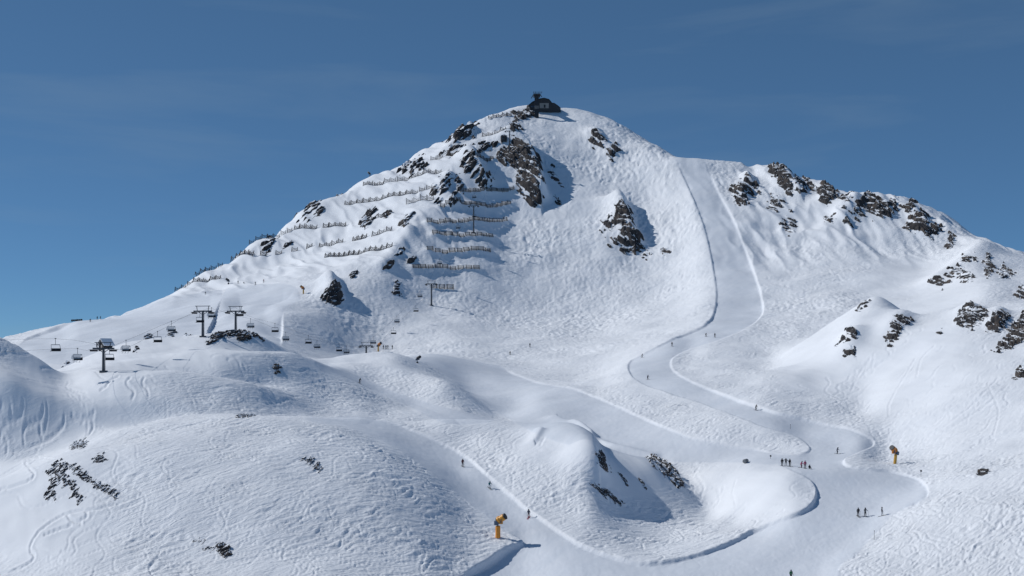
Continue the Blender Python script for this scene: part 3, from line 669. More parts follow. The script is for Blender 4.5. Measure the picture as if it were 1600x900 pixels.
ROCKS = [
 # below the summit
 ('dark rocks in the snow right under the summit station', [[(803,178),(820,172),(836,174),(834,182),(812,187)]], {}),
 ('small rock ledge on the lift line below the summit rocks', [[(796,203),(803,190),(812,195),(820,203),(806,206)]], {}),
 ('pointed crag on the skyline left of the summit', [[(706,214),(712,202),(722,191),(735,184),(742,189),(736,201),(739,212),(726,218),(712,224)],[(697,218),(701,211),(703,218)]], dict(A=1.2)),
 ('slanting dark crag beside the large summit crag', [[(722,252),(733,237),(742,249),(752,262),(760,275),(768,291),(755,293),(745,284),(735,271),(722,262)]], dict(A=1.1)),
 ('largest crag of the upper face, brown and jagged', [[(777,247),(785,231),(800,224),(815,224),(828,232),(838,245),(846,260),(842,272),(847,285),(840,296),(849,308),(842,322),(828,324),(822,308),(804,290),(808,272),(816,263),(800,258),(788,260)]], dict(A=1.3, noise=0.8)),
 ('thin rock streaks in the shadow right of the largest crag', [[(856,262),(862,260),(872,278),(882,292),(876,293),(866,282)],[(862,305),(868,304),(876,318),(870,318)]], dict(A=.5, edge=2, noise=.8)),
 ('arched rock with a snow pocket above the barriers', [[(690,299),(698,287),(708,277),(718,278),(724,292),(717,298),(713,288),(704,291),(700,301)]], {}),
 ('square dark boulder at the end of the second barrier row', [[(702,317),(703,304),(712,300),(719,312),(713,319)]], dict(A=1.3)),
 ('narrow rock rib left of the arched rock', [[(670,301),(685,286),(697,271),(703,275),(692,290),(678,303)]], {}),
 ('small flat rock left of the square boulder', [[(676,319),(684,309),(691,311),(685,319)]], dict(A=.7, edge=2)),
 ('grey striped rock band high on the left skyline', [[(623,273),(634,258),(648,249),(660,250),(665,262),(655,269),(650,260),(642,271)]], dict(noise=1.1)),
 ('scattered rocks between the skyline crag and barriers', [[(690,241),(700,232),(722,227),(716,238),(700,246)],[(745,228),(758,222),(772,226),(765,233),(750,235)]], dict(noise=1.2, A=.8)),
 ('single rock on the shaded dome right of the summit', [[(921,223),(924,209),(935,203),(944,215),(939,227),(928,227)]], dict(A=1.1)),
 ('ragged rock strip at the right summit shoulder', [[(949,228),(962,222),(966,235),(959,249),(951,241)]], dict(A=.9)),
 ('upper half of the isolated crag in the moguls', [[(941,362),(950,336),(962,322),(970,311),(978,322),(986,340),(975,350),(960,352),(947,367)]], dict(A=1.0)),
 ('lower brown half of the isolated crag in the moguls', [[(964,376),(972,356),(985,348),(997,362),(1006,385),(992,394),(977,395)],[(952,384),(961,373),(968,381),(958,389)]], dict(A=1.1)),
 ('small stones trailing right of the isolated crag', [[(1003,398),(1010,392),(1018,398),(1010,402)],[(1032,389),(1040,387),(1046,396),(1036,396)]], dict(A=.5, edge=2)),
 ('big dark boulder at the foot of the left rib', [[(501,466),(511,449),(522,441),(532,446),(536,460),(533,476),(520,478),(508,471)]], dict(A=1.5, noise=.5)),
 ('small rock on the rib above the big dark boulder', [[(543,431),(555,420),(561,427),(551,437)]], dict(A=.7, edge=2)),
 ('long rock band along the left skyline above barriers', [[(466,347),(478,327),(491,307),(499,311),(488,328),(478,343)],[(488,336),(495,321),(501,326),(493,338)]], dict(noise=1.1, A=.7)),
 ('leaf shaped rock among the left barriers', [[(561,350),(574,331),(587,322),(591,330),(579,342),(570,353)]], dict(A=.8)),
 ('slanted rock below the longest left barrier', [[(407,394),(414,379),(424,371),(430,375),(419,391)]], dict(A=.8, edge=2)),
 ('round rock beside the slanted rock under the barrier', [[(442,389),(447,378),(457,375),(456,384),(448,387)]], dict(A=.8, edge=2)),
 ('thin slanted rocks left of the centre barriers', [[(623,352),(635,338),(650,332),(646,342),(632,354)],[(596,337),(606,330),(612,332),(602,340)]], dict(A=.7, edge=2)),
 ('dark block left of the fourth centre barrier row', [[(618,399),(623,386),(632,386),(631,399)]], dict(A=1.0, edge=2)),
 ('dark block left of the fifth centre barrier row', [[(638,411),(644,398),(653,402),(649,412)]], dict(A=1.0, edge=2)),
 ('hollow rock left of the lowest centre barrier', [[(600,419),(606,409),(613,411),(611,419)]], dict(A=.8, edge=2)),
 ('tiny rocks left of the middle lift tower', [[(614,446),(620,436),(625,441),(620,451)],[(613,457),(620,454),(625,459),(616,460)]], dict(A=.5, edge=2)),
 # right ridge
 ('broken rocks on the right ridge beside the steep piste', [[(1144,302),(1152,285),(1165,274),(1179,290),(1184,300),(1170,305),(1166,321),(1150,319)]], dict(noise=1.1)),
 ('highest dark crag of the right ridge', [[(1204,270),(1211,258),(1225,261),(1235,279),(1241,293),(1228,290),(1215,280)]], dict(A=1.2)),
 ('rock under the highest crag of the right ridge', [[(1214,286),(1228,284),(1241,301),(1231,307)]], dict(A=.9)),
 ('slanting rock right of the highest ridge crag', [[(1242,274),(1250,279),(1259,299),(1250,301)]], dict(A=.9, edge=2)),
 ('slim rock between two larger ridge crags', [[(1257,279),(1270,288),(1274,298),(1262,296)]], dict(A=.9, edge=2)),
 ('forked brown crag in the middle of the right ridge', [[(1276,290),(1288,285),(1300,297),(1306,305),(1292,319),(1282,312)]], dict(A=1.1)),
 ('scattered rocks under the highest ridge crag', [[(1201,320),(1209,304),(1219,317),(1213,329)],[(1222,345),(1232,335),(1242,352),(1232,366),(1226,358)]], dict(A=.6, noise=1.3)),
 ('small rocks left of the wide brown ridge crag', [[(1314,307),(1324,301),(1326,315),(1316,319)],[(1292,345),(1300,333),(1308,330),(1304,342)],[(1318,350),(1324,340),(1330,350)]], dict(A=.7, noise=1.1)),
 ('widest brown crag of the right ridge', [[(1332,334),(1344,316),(1355,300),(1361,312),(1375,317),(1398,314),(1401,330),(1390,339),(1366,334),(1350,341)]], dict(A=1.2)),
 ('rock patch on the skyline right of the widest crag', [[(1410,324),(1424,312),(1431,320),(1421,333)]], dict(A=.8)),
 ('stepped rocks low on the right ridge', [[(1413,354),(1427,342),(1435,331),(1448,337),(1451,350),(1471,357),(1462,366),(1440,358),(1425,359)],[(1443,362),(1455,357),(1458,372),(1447,371)]], dict(A=1.0, noise=1.0)),
 ('thin rock on the bright ridge edge', [[(1477,387),(1485,367),(1492,371),(1485,389)]], dict(A=.9, edge=2)),
 ('left rock group on the shaded spur', [[(1452,442),(1464,431),(1479,440),(1472,449)],[(1480,431),(1491,414),(1505,421),(1521,435),(1512,441),(1495,431)]], dict(A=.9)),
 ('small rocks at the top of the shaded spur', [[(1500,406),(1511,397),(1526,405),(1515,411)]], dict(A=.7)),
 ('right rock group on the shaded spur', [[(1536,409),(1545,399),(1553,420),(1545,433),(1538,425)],[(1559,426),(1568,417),(1584,425),(1570,436)]], dict(A=.9)),
 ('rock at the right picture edge above the smooth hill', [[(1587,460),(1595,450),(1615,446),(1615,465),(1593,465)]], dict(A=.9)),
 # smooth hill on the right
 ('thin rocks near the pointed top of the right hill', [[(1335,487),(1346,475),(1357,471),(1350,485)],[(1368,459),(1378,455),(1386,459),(1374,463)]], dict(A=.6, edge=2)),
 ('left brown rock on the smooth right hill', [[(1304,542),(1317,526),(1329,511),(1338,519),(1336,528),(1322,536)],[(1319,556),(1329,541),(1339,539),(1333,551)]], dict(A=.9)),
 ('long brown rock under the crest of the right hill', [[(1382,532),(1389,511),(1404,494),(1426,502),(1412,511),(1401,526),(1388,541)]], dict(A=.9)),
 ('tiny stones between two rocks of the right hill', [[(1461,525),(1468,514),(1474,510),(1472,520)]], dict(A=.5, edge=2)),
 ('square brown rock below the crest of the right hill', [[(1494,502),(1504,481),(1515,474),(1541,492),(1536,509),(1518,513),(1500,506)]], dict(A=1.0)),
 ('slanting brown rock right of the square brown rock', [[(1541,517),(1554,491),(1565,485),(1578,495),(1571,506),(1556,521)]], dict(A=1.0)),
 ('large rock cut by the right picture edge', [[(1554,547),(1569,529),(1584,506),(1600,489),(1620,489),(1620,531),(1591,536),(1576,547)]], dict(A=1.0)),
 ('small rock low at the right picture edge', [[(1582,592),(1592,578),(1612,570),(1612,585)]], dict(A=.9)),
 # foreground
 ('weathered rocks with brown grass on the left dome', [[(73,737),(88,722),(106,727),(101,745),(112,752),(129,781),(122,787),(108,761),(96,752),(88,762),(86,778),(72,776),(80,756)]], dict(A=.45, noise=1.0, edge=4, cell=1.0)),
 ('thin line of stones slanting down the left dome', [[(104,724),(126,734),(150,752),(165,760),(187,770),(180,778),(160,767),(140,756),(114,738)]], dict(A=.4, noise=.9, edge=3, cell=.8)),
 ('flat rocks near the top edge of the left dome', [[(110,700),(118,690),(134,689),(130,698),(118,702)]], dict(A=.35, noise=1.0, cell=.8)),
 ('small rocks in the snow right of the flat rocks', [[(146,720),(150,712),(160,712),(164,720),(152,723)]], dict(A=.35, noise=1.2, cell=.8)),
 ('black boulder casting a shadow on the front dome', [[(335,851),(345,846),(357,852),(363,866),(352,874),(341,863)]], dict(A=1.0, noise=.4, cell=1.2)),
 ('thin dark rock beside the black boulder', [[(302,846),(312,842),(322,844),(312,848)],[(318,858),(330,854),(336,857),(326,860)]], dict(A=.3, edge=2, cell=.8)),
 ('dark stones in the middle of the front dome', [[(469,717),(485,714),(504,731),(498,736),(481,723)]], dict(A=.35, noise=1.1, cell=.7)),
 ('few stones on the crest line of the front dome', [[(370,651),(382,646),(398,648),(388,652)]], dict(A=.3, edge=2, noise=1.0, cell=.7)),
 # knob
 ('dark rocks on the shaded ridge of the middle knob', [[(929,709),(937,704),(946,718),(953,736),(945,738),(935,722)]], dict(A=.6, cell=1.0)),
 ('rock band on the right edge of the middle knob', [[(1011,716),(1021,709),(1041,722),(1061,742),(1072,759),(1058,763),(1045,746),(1030,733)]], dict(A=.7, cell=1.2)),
 ('line of small rocks across the foot of the knob', [[(921,755),(930,756),(956,771),(977,786),(970,791),(945,776)]], dict(A=.35, noise=.9, edge=2, cell=.8)),
 ('thin rock streak in the shade of the knob', [[(966,738),(974,744),(984,760),(977,758)],[(998,748),(1004,750),(1012,764),(1007,764)]], dict(A=.35, noise=.6, edge=2, cell=.8)),
 # hills with the lift
 ('snowy rocks on the hump between the two tall lift towers', [[(322,536),(335,526),(348,519),(358,520),(350,528),(332,537)],[(349,518),(370,513),(385,518),(392,530),(378,533),(366,526),(352,526)],[(391,516),(404,521),(413,533),(400,528)]], dict(A=.6, noise=1.0, cell=1.3)),
 ('dark rock left of the tall lift towers', [[(224,533),(230,524),(237,525),(234,532)]], dict(A=.6, edge=2)),
 ('arched rocks in front of the left tall lift tower', [[(261,529),(268,521),(280,520),(272,526)],[(286,522),(296,522),(300,528),(291,528)]], dict(A=.5, edge=2)),
 ('small rock right of the first lift tower', [[(209,550),(213,544),(217,546),(213,550)]], dict(A=.5, edge=2)),
 ('rocks at the snowy edge left of the first lift tower', [[(92,579),(98,574),(104,577),(98,581)],[(99,571),(103,565),(106,567),(103,572)]], dict(A=.5, edge=2)),
 ('dark rocks on the hill below the lift', [[(425,575),(430,568),(440,574),(434,578)],[(428,581),(436,580),(441,585),(432,584)]], dict(A=.5, edge=2, cell=.9)),
 ('dark stone above the right snow slope', [[(1527,742),(1534,735),(1544,736),(1536,742)]], dict(A=.8, edge=2, cell=.9)),
 ('small skyline rocks left of the upper left barrier', [[(536,285),(541,278),(546,281),(541,287)],[(528,291),(533,287),(536,291)],[(521,312),(530,301),(538,297),(532,306)]], dict(A=.6, edge=2, noise=.8)),
]
for label, polys, kw in ROCKS:
    outcrop(label, polys, **kw)

# ------------------------------------------------------------------ mesh builder for the things
def simple_mat(name, col, rough=0.6, metal=0.0, vary=0.25, scale=3.0):
    m, nt, b = new_mat(name); N = nt.nodes; L = nt.links
    tc = N.new('ShaderNodeTexCoord'); n = N.new('ShaderNodeTexNoise'); n.inputs['Scale'].default_value = scale; n.inputs['Detail'].default_value = 4
    L.new(tc.outputs['Object'], n.inputs['Vector'])
    mix = N.new('ShaderNodeMix'); mix.data_type = 'RGBA'
    mix.inputs['A'].default_value = tuple(c * (1 - vary) for c in col) + (1,); mix.inputs['B'].default_value = tuple(min(1, c * (1 + vary)) for c in col) + (1,)
    L.new(n.outputs['Fac'], mix.inputs['Factor']); L.new(mix.outputs['Result'], b.inputs['Base Color'])
    b.inputs['Roughness'].default_value = rough; b.inputs['Metallic'].default_value = metal
    return m
MAT = {
 'steel': simple_mat('weathered_steel', (0.075, 0.085, 0.10), 0.6, 0.2), 'dark': simple_mat('dark_steel', (0.025, 0.028, 0.035), 0.6, 0.1),
 'grey': simple_mat('grey_steel', (0.22, 0.25, 0.28), 0.55, 0.2), 'seat': simple_mat('black_padding', (0.012, 0.013, 0.018), 0.7),
 'orange': simple_mat('orange_padding', (0.70, 0.27, 0.03), 0.6), 'yellow': simple_mat('yellow_paint', (0.66, 0.30, 0.035), 0.45),
 'olive': simple_mat('ochre_padding', (0.52, 0.30, 0.05), 0.6), 'rust': simple_mat('brown_orange_paint', (0.55, 0.20, 0.03), 0.5),
 'bluegrey': simple_mat('blue_grey_paint', (0.07, 0.11, 0.17), 0.5), 'wood': simple_mat('dark_timber', (0.035, 0.028, 0.025), 0.8),
 'slate': simple_mat('dark_cladding', (0.045, 0.047, 0.052), 0.7), 'panel': simple_mat('pale_cladding', (0.34, 0.32, 0.30), 0.7),
 'netwood': simple_mat('larch_rail', (0.085, 0.078, 0.075), 0.8), 'netdark': simple_mat('barrier_steel', (0.035, 0.036, 0.042), 0.7),
 'snowcap': MAT_SNOW, 'skin': simple_mat('skin', (0.5, 0.30, 0.22), 0.6), 'red': simple_mat('red_plastic', (0.45, 0.03, 0.04), 0.4),
 'greyfoam': simple_mat('grey_foam', (0.20, 0.21, 0.22), 0.8),
}
def bubble_mat():
    m, nt, b = new_mat('tinted_bubble')
    b.inputs['Base Color'].default_value = (0.22, 0.27, 0.33, 1); b.inputs['Roughness'].default_value = 0.15
    b.inputs['Alpha'].default_value = 0.62
    return m
MAT['bubble'] = bubble_mat()
class MB:
    def __init__(self): self.v = []; self.f = []
    def box(self, c, size, R=None):
        n = len(self.v); c = Vector(c)
        for x in (-.5, .5):
            for y in (-.5, .5):
                for z in (-.5, .5):
                    p = Vector((x*size[0], y*size[1], z*size[2]))
                    self.v.append(c + (R @ p if R else p))
        self.f += [tuple(n + i for i in q) for q in ((0,1,3,2), (4,6,7,5), (0,4,5,1), (2,3,7,6), (0,2,6,4), (1,5,7,3))]
        return self
    def tube(self, p, q, r0, r1=None, n=10, caps=True):
        p = Vector(p); q = Vector(q); r1 = r0 if r1 is None else r1
        d = (q - p).normalized(); a = d.orthogonal().normalized(); b = d.cross(a); k = len(self.v)
        for (c, r) in ((p, r0), (q, r1)):
            for i in range(n):
                t = 2 * math.pi * i / n; self.v.append(c + a * math.cos(t) * r + b * math.sin(t) * r)
        for i in range(n):
            j = (i + 1) % n; self.f.append((k + i, k + j, k + n + j, k + n + i))
        if caps: self.f.append(tuple(k + i for i in reversed(range(n)))); self.f.append(tuple(k + n + i for i in range(n)))
        return self
    def bar(self, p, q, w, h=None):
        p = Vector(p); q = Vector(q); d = q - p; h = h or w
        R = d.to_track_quat('Y', 'Z').to_matrix()
        return self.box((p + q) / 2, (w, d.length, h), R)
    def lathe(self, p, axis, prof, n=16):
        """prof: (distance along axis, radius)"""
        p = Vector(p); d = Vector(axis).normalized(); a = d.orthogonal().normalized(); b = d.cross(a); k = len(self.v)
        for t, r in prof:
            for i in range(n):
                w = 2 * math.pi * i / n; self.v.append(p + d * t + a * math.cos(w) * r + b * math.sin(w) * r)
        for j in range(len(prof) - 1):
            for i in range(n):
                i2 = (i + 1) % n; self.f.append((k + j*n + i, k + j*n + i2, k + (j+1)*n + i2, k + (j+1)*n + i))
        self.f.append(tuple(k + i for i in reversed(range(n)))); m = (len(prof) - 1) * n; self.f.append(tuple(k + m + i for i in range(n)))
        return self
    def prism(self, prof, y0, y1):
        """profile in x,z pushed along y"""
        k = len(self.v); n = len(prof)
        for y in (y0, y1):
            for x, z in prof: self.v.append(Vector((x, y, z)))
        for i in range(n):
            j = (i + 1) % n; self.f.append((k + i, k + j, k + n + j, k + n + i))
        self.f.append(tuple(k + i for i in reversed(range(n)))); self.f.append(tuple(k + n + i for i in range(n)))
        return self
    def mesh(self, name, mat):
        me_ = bpy.data.meshes.new(name); me_.from_pydata([tuple(v) for v in self.v], [], self.f)
        bm = bmesh.new(); bm.from_mesh(me_); bmesh.ops.recalc_face_normals(bm, faces=bm.faces); bm.to_mesh(me_); bm.free()
        me_.materials.append(MAT[mat] if isinstance(mat, str) else mat); me_.update()
        return me_
    def build(self, name, mat, parent=None, **kw):
        return link(name, self.mesh(name, mat), parent)
def link(name, mesh, parent=None, loc=None, rz=None):
    o = bpy.data.objects.new(name, mesh); C.objects.link(o)
    if parent: o.parent = parent
    if loc is not None: o.location = loc
    if rz is not None: o.rotation_euler = (0, 0, rz)
    return o
def copy_thing(src, loc, rz, label, name=None):
    """a copy of a thing with copies of its parts"""
    r = src.copy(); C.objects.link(r); r.location = loc; r.rotation_euler = (0, 0, rz); r['label'] = label
    for ch in [c for c in ALL_CHILDREN.get(src.name, [])]:
        c = ch.copy(); C.objects.link(c); c.parent = r
    return r
ALL_CHILDREN = {}
def remember(root): ALL_CHILDREN[root.name] = [o for o in C.objects if o.parent == root]

# ------------------------------------------------------------------ chairlift
LIFT_A, LIFT_B = 1181.5, 170.0
def lift_plan(s, off=0.0):
    X = (LIFT_A - 800) * s - LIFT_B + off * 0.9804; Y = F * s - off * 0.1969
    return X, Y
LIFT_RZ = -math.atan2(0.1969, 0.9804)
TOWERS = [  # distance number, rope row in the photo, label
 (.1667, 549, 'first chairlift tower at the left, in front of the gabled hut'),
 (.1966, 487, 'left one of the two tall lift towers by the rocky hump'),
 (.2090, 487, 'right one of the two tall lift towers by the rocky hump'),
 (.2790, 541, 'lift tower whose crossarm shows above the bright snow hill beside the snow gun'),
 (.3350, 444, 'lift tower on the lower mountain face beside a short barrier'),
 (.3850, 322, 'lift tower among the long centre barriers with a long shadow'),
 (.4410, 205, 'thin lift tower high up beside the dark cabin under the summit'),
]
WHEEL = MB().tube((-0.1,0,0), (0.1,0,0), 0.24, None, 10).mesh('wheel', 'dark')
def lift_tower(s, row, label):
    X, Y = lift_plan(s); g = ground_z(X, Y); top = (HZ - row) * Y / F
    hgt = max(top - g, 6.0)
    t = empty('chairlift_tower', (X, Y, g - 0.3), LIFT_RZ); hgt += 0.3
    tag(t, label, 'lift tower', 'towers of the chairlift')
    MB().tube((0,0,0), (0,0,hgt), 0.42, 0.30, 12).build('mast', 'steel', t)
    MB().box((0,0,0.35), (1.5,1.5,0.7)).build('foundation', 'steel', t)
    MB().box((0,0,hgt + 0.15), (6.0,0.45,0.42)).bar((0,0,hgt - 1.0), (1.6,0,hgt), 0.14).bar((0,0,hgt - 1.0), (-1.6,0,hgt), 0.14).build('crossarm', 'steel', t)
    for sx in (-1, 1):
        m = MB().box((sx*2.75,0,hgt - 0.25), (0.30,3.6,0.28)).box((sx*3.15,0,hgt - 0.15), (0.55,3.0,0.06))
        sh = m.build('sheave_assembly', 'dark', t)
        for k in range(6): link('wheel', WHEEL, sh, (sx*2.75,-1.5+0.6*k,hgt - 0.42))
        MB().bar((sx*1.8,0,hgt + 0.3), (sx*2.0,0,hgt + 1.65), 0.16).build('gantry_post', 'steel', t)
    MB().box((0,0,hgt + 1.72), (5.0,0.2,0.18)).build('gantry_beam', 'steel', t)
    m = MB().bar((0.42,-0.25,0.5), (0.34,-0.25,hgt), 0.05).bar((0.42,0.25,0.5), (0.34,0.25,hgt), 0.05)
    for k in range(int(hgt / 0.5)): m.bar((0.40,-0.25,0.8+0.5*k), (0.40,0.25,0.8+0.5*k), 0.035)
    m.build('ladder', 'steel', t)
    return t, g + hgt - 0.3
rope_z = []
for s_, row, label in TOWERS:
    t, zt_ = lift_tower(s_, row, label); rope_z.append((s_, zt_))
HANG = 3.0
def make_chair(name, bub):
    t = empty(name, (0,0,0))
    MB().tube((0,0,HANG+0.1), (0,0,1.55), 0.055, None, 6).box((0,0,HANG+0.08), (0.16,0.5,0.18)).bar((-1.15,0.0,1.55), (1.15,0.0,1.55), 0.09).build('hanger', 'steel', t)
    for sx in (-1, 1): MB().bar((sx*1.15,0,1.55), (sx*1.2,0.25,0.1), 0.07).build('side_frame', 'steel', t)
    MB().box((0,-0.05,0.08), (2.5,0.55,0.14)).build('seat', 'seat', t)
    MB().box((0,0.28,0.42), (2.5,0.12,0.62)).build('backrest', 'seat', t)
    if bub:
        m = MB()
        prof = [(0.30,1.5), (-0.15,1.42), (-0.55,1.15), (-0.72,0.75), (-0.70,0.35)]
        k = len(m.v)
        for x in (-1.3, 1.3):
            for y, z in prof: m.v.append(Vector((x, y, z)))
        for i in range(4): m.f.append((k+i, k+i+1, k+5+i+1, k+5+i))
        m.build('bubble', 'bubble', t)
        for i in range(3):
            MB().bar((-0.8+0.8*i,-0.45,-0.42), (-0.8+0.8*i,-0.05,0.1), 0.05).box((-0.8+0.8*i,-0.5,-0.45), (0.5,0.12,0.06)).build('footrest', 'steel', t)
    else:
        MB().bar((-1.1,0.0,1.62), (1.1,0.0,1.62), 0.28, 0.10).build('folded_bubble', 'bubble', t)
        MB().bar((-1.1,-0.35,0.62), (1.1,-0.35,0.62), 0.06).build('safety_bar', 'steel', t)
    tag(t, '', 'lift chair', 'chairs on the chairlift'); bpy.context.view_layer.update(); remember(t)
    return t
DARK = [(88,549,'empty black lift chair farthest left, against the pale slope'), (172,563,'black lift chair hanging right of the first lift tower mast'), (247,535,'black lift chair above the arched rocks left of the tall towers'),
 (313,504,'black lift chair just left of the left tall tower mast'), (375,494,'black lift chair under the crossarm of the right tall tower'), (430,519,'black lift chair at the edge of the groomed lane, right of the hump'),
 (482,537,'black lift chair left of a glazed one, halfway along the dip'), (530,549,'lowest black lift chair, just left of the bright snow hill'), (615,522,'black lift chair right of the crossarm above the snow gun'),
 (650,487,'black lift chair lower left of the face tower'), (741,339,'black lift chair crossing the tower mast among the centre barriers')]
BUB = [(120,563,'lift chair with bubble and footrests left of the first tower'), (196,549,'bubble chair just right of the first lift tower'), (267,518,'bubble chair over the small rocks left of the tall towers'),
 (330,496,'bubble chair between the two tall lift towers'), (391,512,'bubble chair above the right end of the rocky hump'), (446,532,'bubble chair at the foot of the steep groomed edge'),
 (495,544,'bubble chair right of the black chair in the dip'), (541,552,'bubble chair half hidden by the bright snow hill'), (583,537,'bubble chair at the crossarm beside the snow gun'),
 (620,504,'bubble chair upper right of the snow gun people'), (656,464,'bubble chair left of the face tower mast'), (687,413,'bubble chair right above the lowest centre barrier'),
 (716,357,'bubble chair left of the tower with the long shadow'), (741,309,'highest visible bubble chair, above the second centre barrier')]
ropes = {1: [], -1: []}
for side, lst, proto_name in ((1, DARK, False), (-1, BUB, True)):
    proto = None
    for px, py, label in lst:
        s_ = (LIFT_B - side * 2.75 * 0.98) / (LIFT_A - px); X, Y = lift_plan(s_, side * 2.75)
        z = (HZ - py) * Y / F
        z = max(z, ground_z(X, Y) + 1.2)
        if proto is None: proto = make_chair('lift_chair', proto_name); o = proto; o['label'] = label; o.location = (X, Y, z); o.rotation_euler = (0, 0, LIFT_RZ)
        else: o = copy_thing(proto, (X, Y, z), LIFT_RZ, label)
        ropes[side].append((s_, z + HANG))
for side, word in ((1, 'right'), (-1, 'left')):
    pts = ropes[side] + [(s_, z_ - 0.66) for s_, z_ in rope_z]
    pts.sort()
    ss = np.array([p[0] for p in pts]); zz = np.array([p[1] for p in pts])
    ss = np.concatenate([[ss[0] - 0.02], ss, [0.492]]); zz = np.concatenate([[zz[0] - 1], zz, [(HZ - 166) * 0.492]])
    q = np.linspace(ss[0], ss[-1], 90); zq = pchip(ss, zz[:, None], q)[:, 0]
    m = MB(); P = [Vector((*lift_plan(a, side * 2.75), b)) for a, b in zip(q, zq)]
    for a, b in zip(P[:-1], P[1:]): m.tube(a, b, 0.024, None, 4, False)
    o = m.build('haul_rope', 'dark'); tag(o, 'thin %s haul rope of the chairlift running up to the summit' % word, 'cable', 'ropes of the chairlift')

# ------------------------------------------------------------------ summit station and huts
def station():
    X = (842 - 800) * .497; Y = F * .497; g = ground_z(X, Y)
    base = (HZ - 170) * .497
    t = empty('summit_station', (X, Y, base), 0.0); tag(t, 'dark lift station with curved roof on the summit', 'lift station')
    # x to the right; 1 photo pixel is about half a metre
    hall = [(-7.5,-3.0), (-7.5,2.0), (-5.0,4.2), (0,6.6), (4.0,7.2), (7.5,6.2), (9.2,4.0), (9.6,3.2), (9.6,-3.0)]
    MB().prism(hall, -4.0, 6.0).build('hall', 'slate', t)
    roof = [(-8.2,2.0), (-5.4,4.5), (-0.2,7.0), (4.0,7.65), (7.8,6.6), (9.9,4.1), (9.5,3.9), (7.5,6.2), (4.0,7.2), (0,6.6), (-5.0,4.2), (-7.8,1.8)]
    MB().prism(roof, -4.8, 6.6).build('roof', 'dark', t)
    MB().prism([(9.6,-3.0), (9.6,4.2), (12.0,4.0), (15.5,1.5), (16.8,0.2), (16.8,-3.0)], -3.0, 5.0).build('side_wing', 'slate', t)
    wp = MB().box((4.0,-4.08,1.6), (7.0,0.14,4.0)).build('wall_panel', 'panel', t)
    MB().box((4.4,-4.2,1.2), (1.3,0.12,2.4)).build('door', 'dark', wp)
    for k in range(3): MB().box((-5.5+1.6*k,-4.08,1.0), (1.0,0.14,1.2)).build('window', 'bluegrey', t)
    pyl = MB().box((-2.0,-13.0,-2.4), (3.2,2.4,20.5)).build('pylon', 'dark', t)
    for k in range(4): MB().box((-3.2+0.8*k,-14.25,-1.6), (0.35,0.1,2.4)).build('louvre', 'panel', pyl)
    m = MB().box((-1.8,-9.0,8.4), (5.2,12.0,0.8)).bar((-4.2,-13,8.6), (-6.2,-13,5.4), 0.5).bar((0.6,-13,8.6), (2.0,-13,6.4), 0.5)
    m.build('bullwheel_platform', 'steel', t)
    for sx in (-4.2, -2.6, -0.4, 1.4): MB().bar((sx,-13,8.7), (sx + 0.25*(1 if sx > -1.5 else -1),-13,10.6), 0.26).build('mast_post', 'steel', t)
    MB().bar((-4.6,-13,10.2), (2.4,-13,10.2), 0.24).build('mast_rail', 'steel', t)
    m = MB().lathe((-1.8,-11,7.5), (0,0,1), [(0,2.2), (0.15,2.4), (0.3,2.4), (0.45,2.2)], 20); m.build('bullwheel', 'dark', t)
station()
def cabin(px, py, w, h, d, label, name='equipment_cabin'):
    p = hit(px, py); t = empty(name, (p.x, p.y, p.z - 0.5), 0.15); tag(t, label, 'cabin')
    MB().box((0,0,h/2+0.2), (w,d,h)).build('wall', 'slate', t)
    MB().prism([(-w/2-0.3,h+0.2), (0,h+0.9), (w/2+0.3,h+0.2), (w/2+0.3,h+0.45), (0,h+1.15), (-w/2-0.3,h+0.45)], -d/2-0.3, d/2+0.3).build('roof', 'snowcap', t)
    MB().box((0.2*w,-d/2-0.05,h*0.45), (0.8,0.1,h*0.7)).build('door', 'dark', t)
    MB().box((-0.2*w,-d/2-0.05,h*0.6), (0.8,0.1,0.7)).build('window', 'bluegrey', t)
    for sx in (-1, 1): MB().box((sx*w*0.4,0,-0.6), (0.3,d*0.8,2.0)).build('foot_post', 'dark', t)
cabin(787, 221, 4.0, 4.0, 3.5, 'small dark cabin beside the thin tower below the summit')
def hut():
    s_ = .203; X = (165 - 800) * s_; Y = F * s_; g = ground_z(X, Y); base = (HZ - 541) * s_
    t = empty('gabled_hut', (X, Y, base), math.radians(-38)); tag(t, 'snow roofed hut with dark gable behind the first lift tower', 'hut')
    w, h, r, d = 2.7, 0.7, 1.4, 3.2
    MB().prism([(-w/2,-2.0), (-w/2,h), (0,h+r), (w/2,h), (w/2,-2.0)], -d/2, d/2).build('wall', 'wood', t)
    for sx in (-1, 1):
        MB().prism([(0,h+r+0.02), (sx*(w/2+0.6),h-0.55), (sx*(w/2+0.6),h-0.25), (0,h+r+0.42)], -d/2-0.35, d/2+0.45).build('snow_roof', 'snowcap', t)
        MB().prism([(0,h+r-0.3), (sx*(w/2+0.62),h-0.85), (sx*(w/2+0.62),h-0.52), (0,h+r+0.05)], -d/2-0.5, -d/2-0.36).build('barge_board', 'dark', t)
    MB().box((0.3,-d/2-0.05,-0.2), (0.7,0.1,1.3)).build('door', 'panel', t)
    MB().box((-0.7,-d/2-0.05,0.3), (0.4,0.1,0.4)).build('window', 'bluegrey', t)
hut()
def wind_fence():
    p = hit(120, 498); t = empty('wind_fence', (p.x, p.y, p.z - 0.2), 0); tag(t, 'low dark board fence on the left skyline', 'fence')
    for k in range(6): MB().box((-2.4+0.95*k,0,0.55+0.04*(k%2)+0.12*k*0.5), (0.85,0.12,0.9)).build('board', 'wood', t)
    for k in range(3): MB().box((-2.4+2.4*k,0.15,0.6), (0.14,0.14,1.5)).build('post', 'wood', t)
wind_fence()

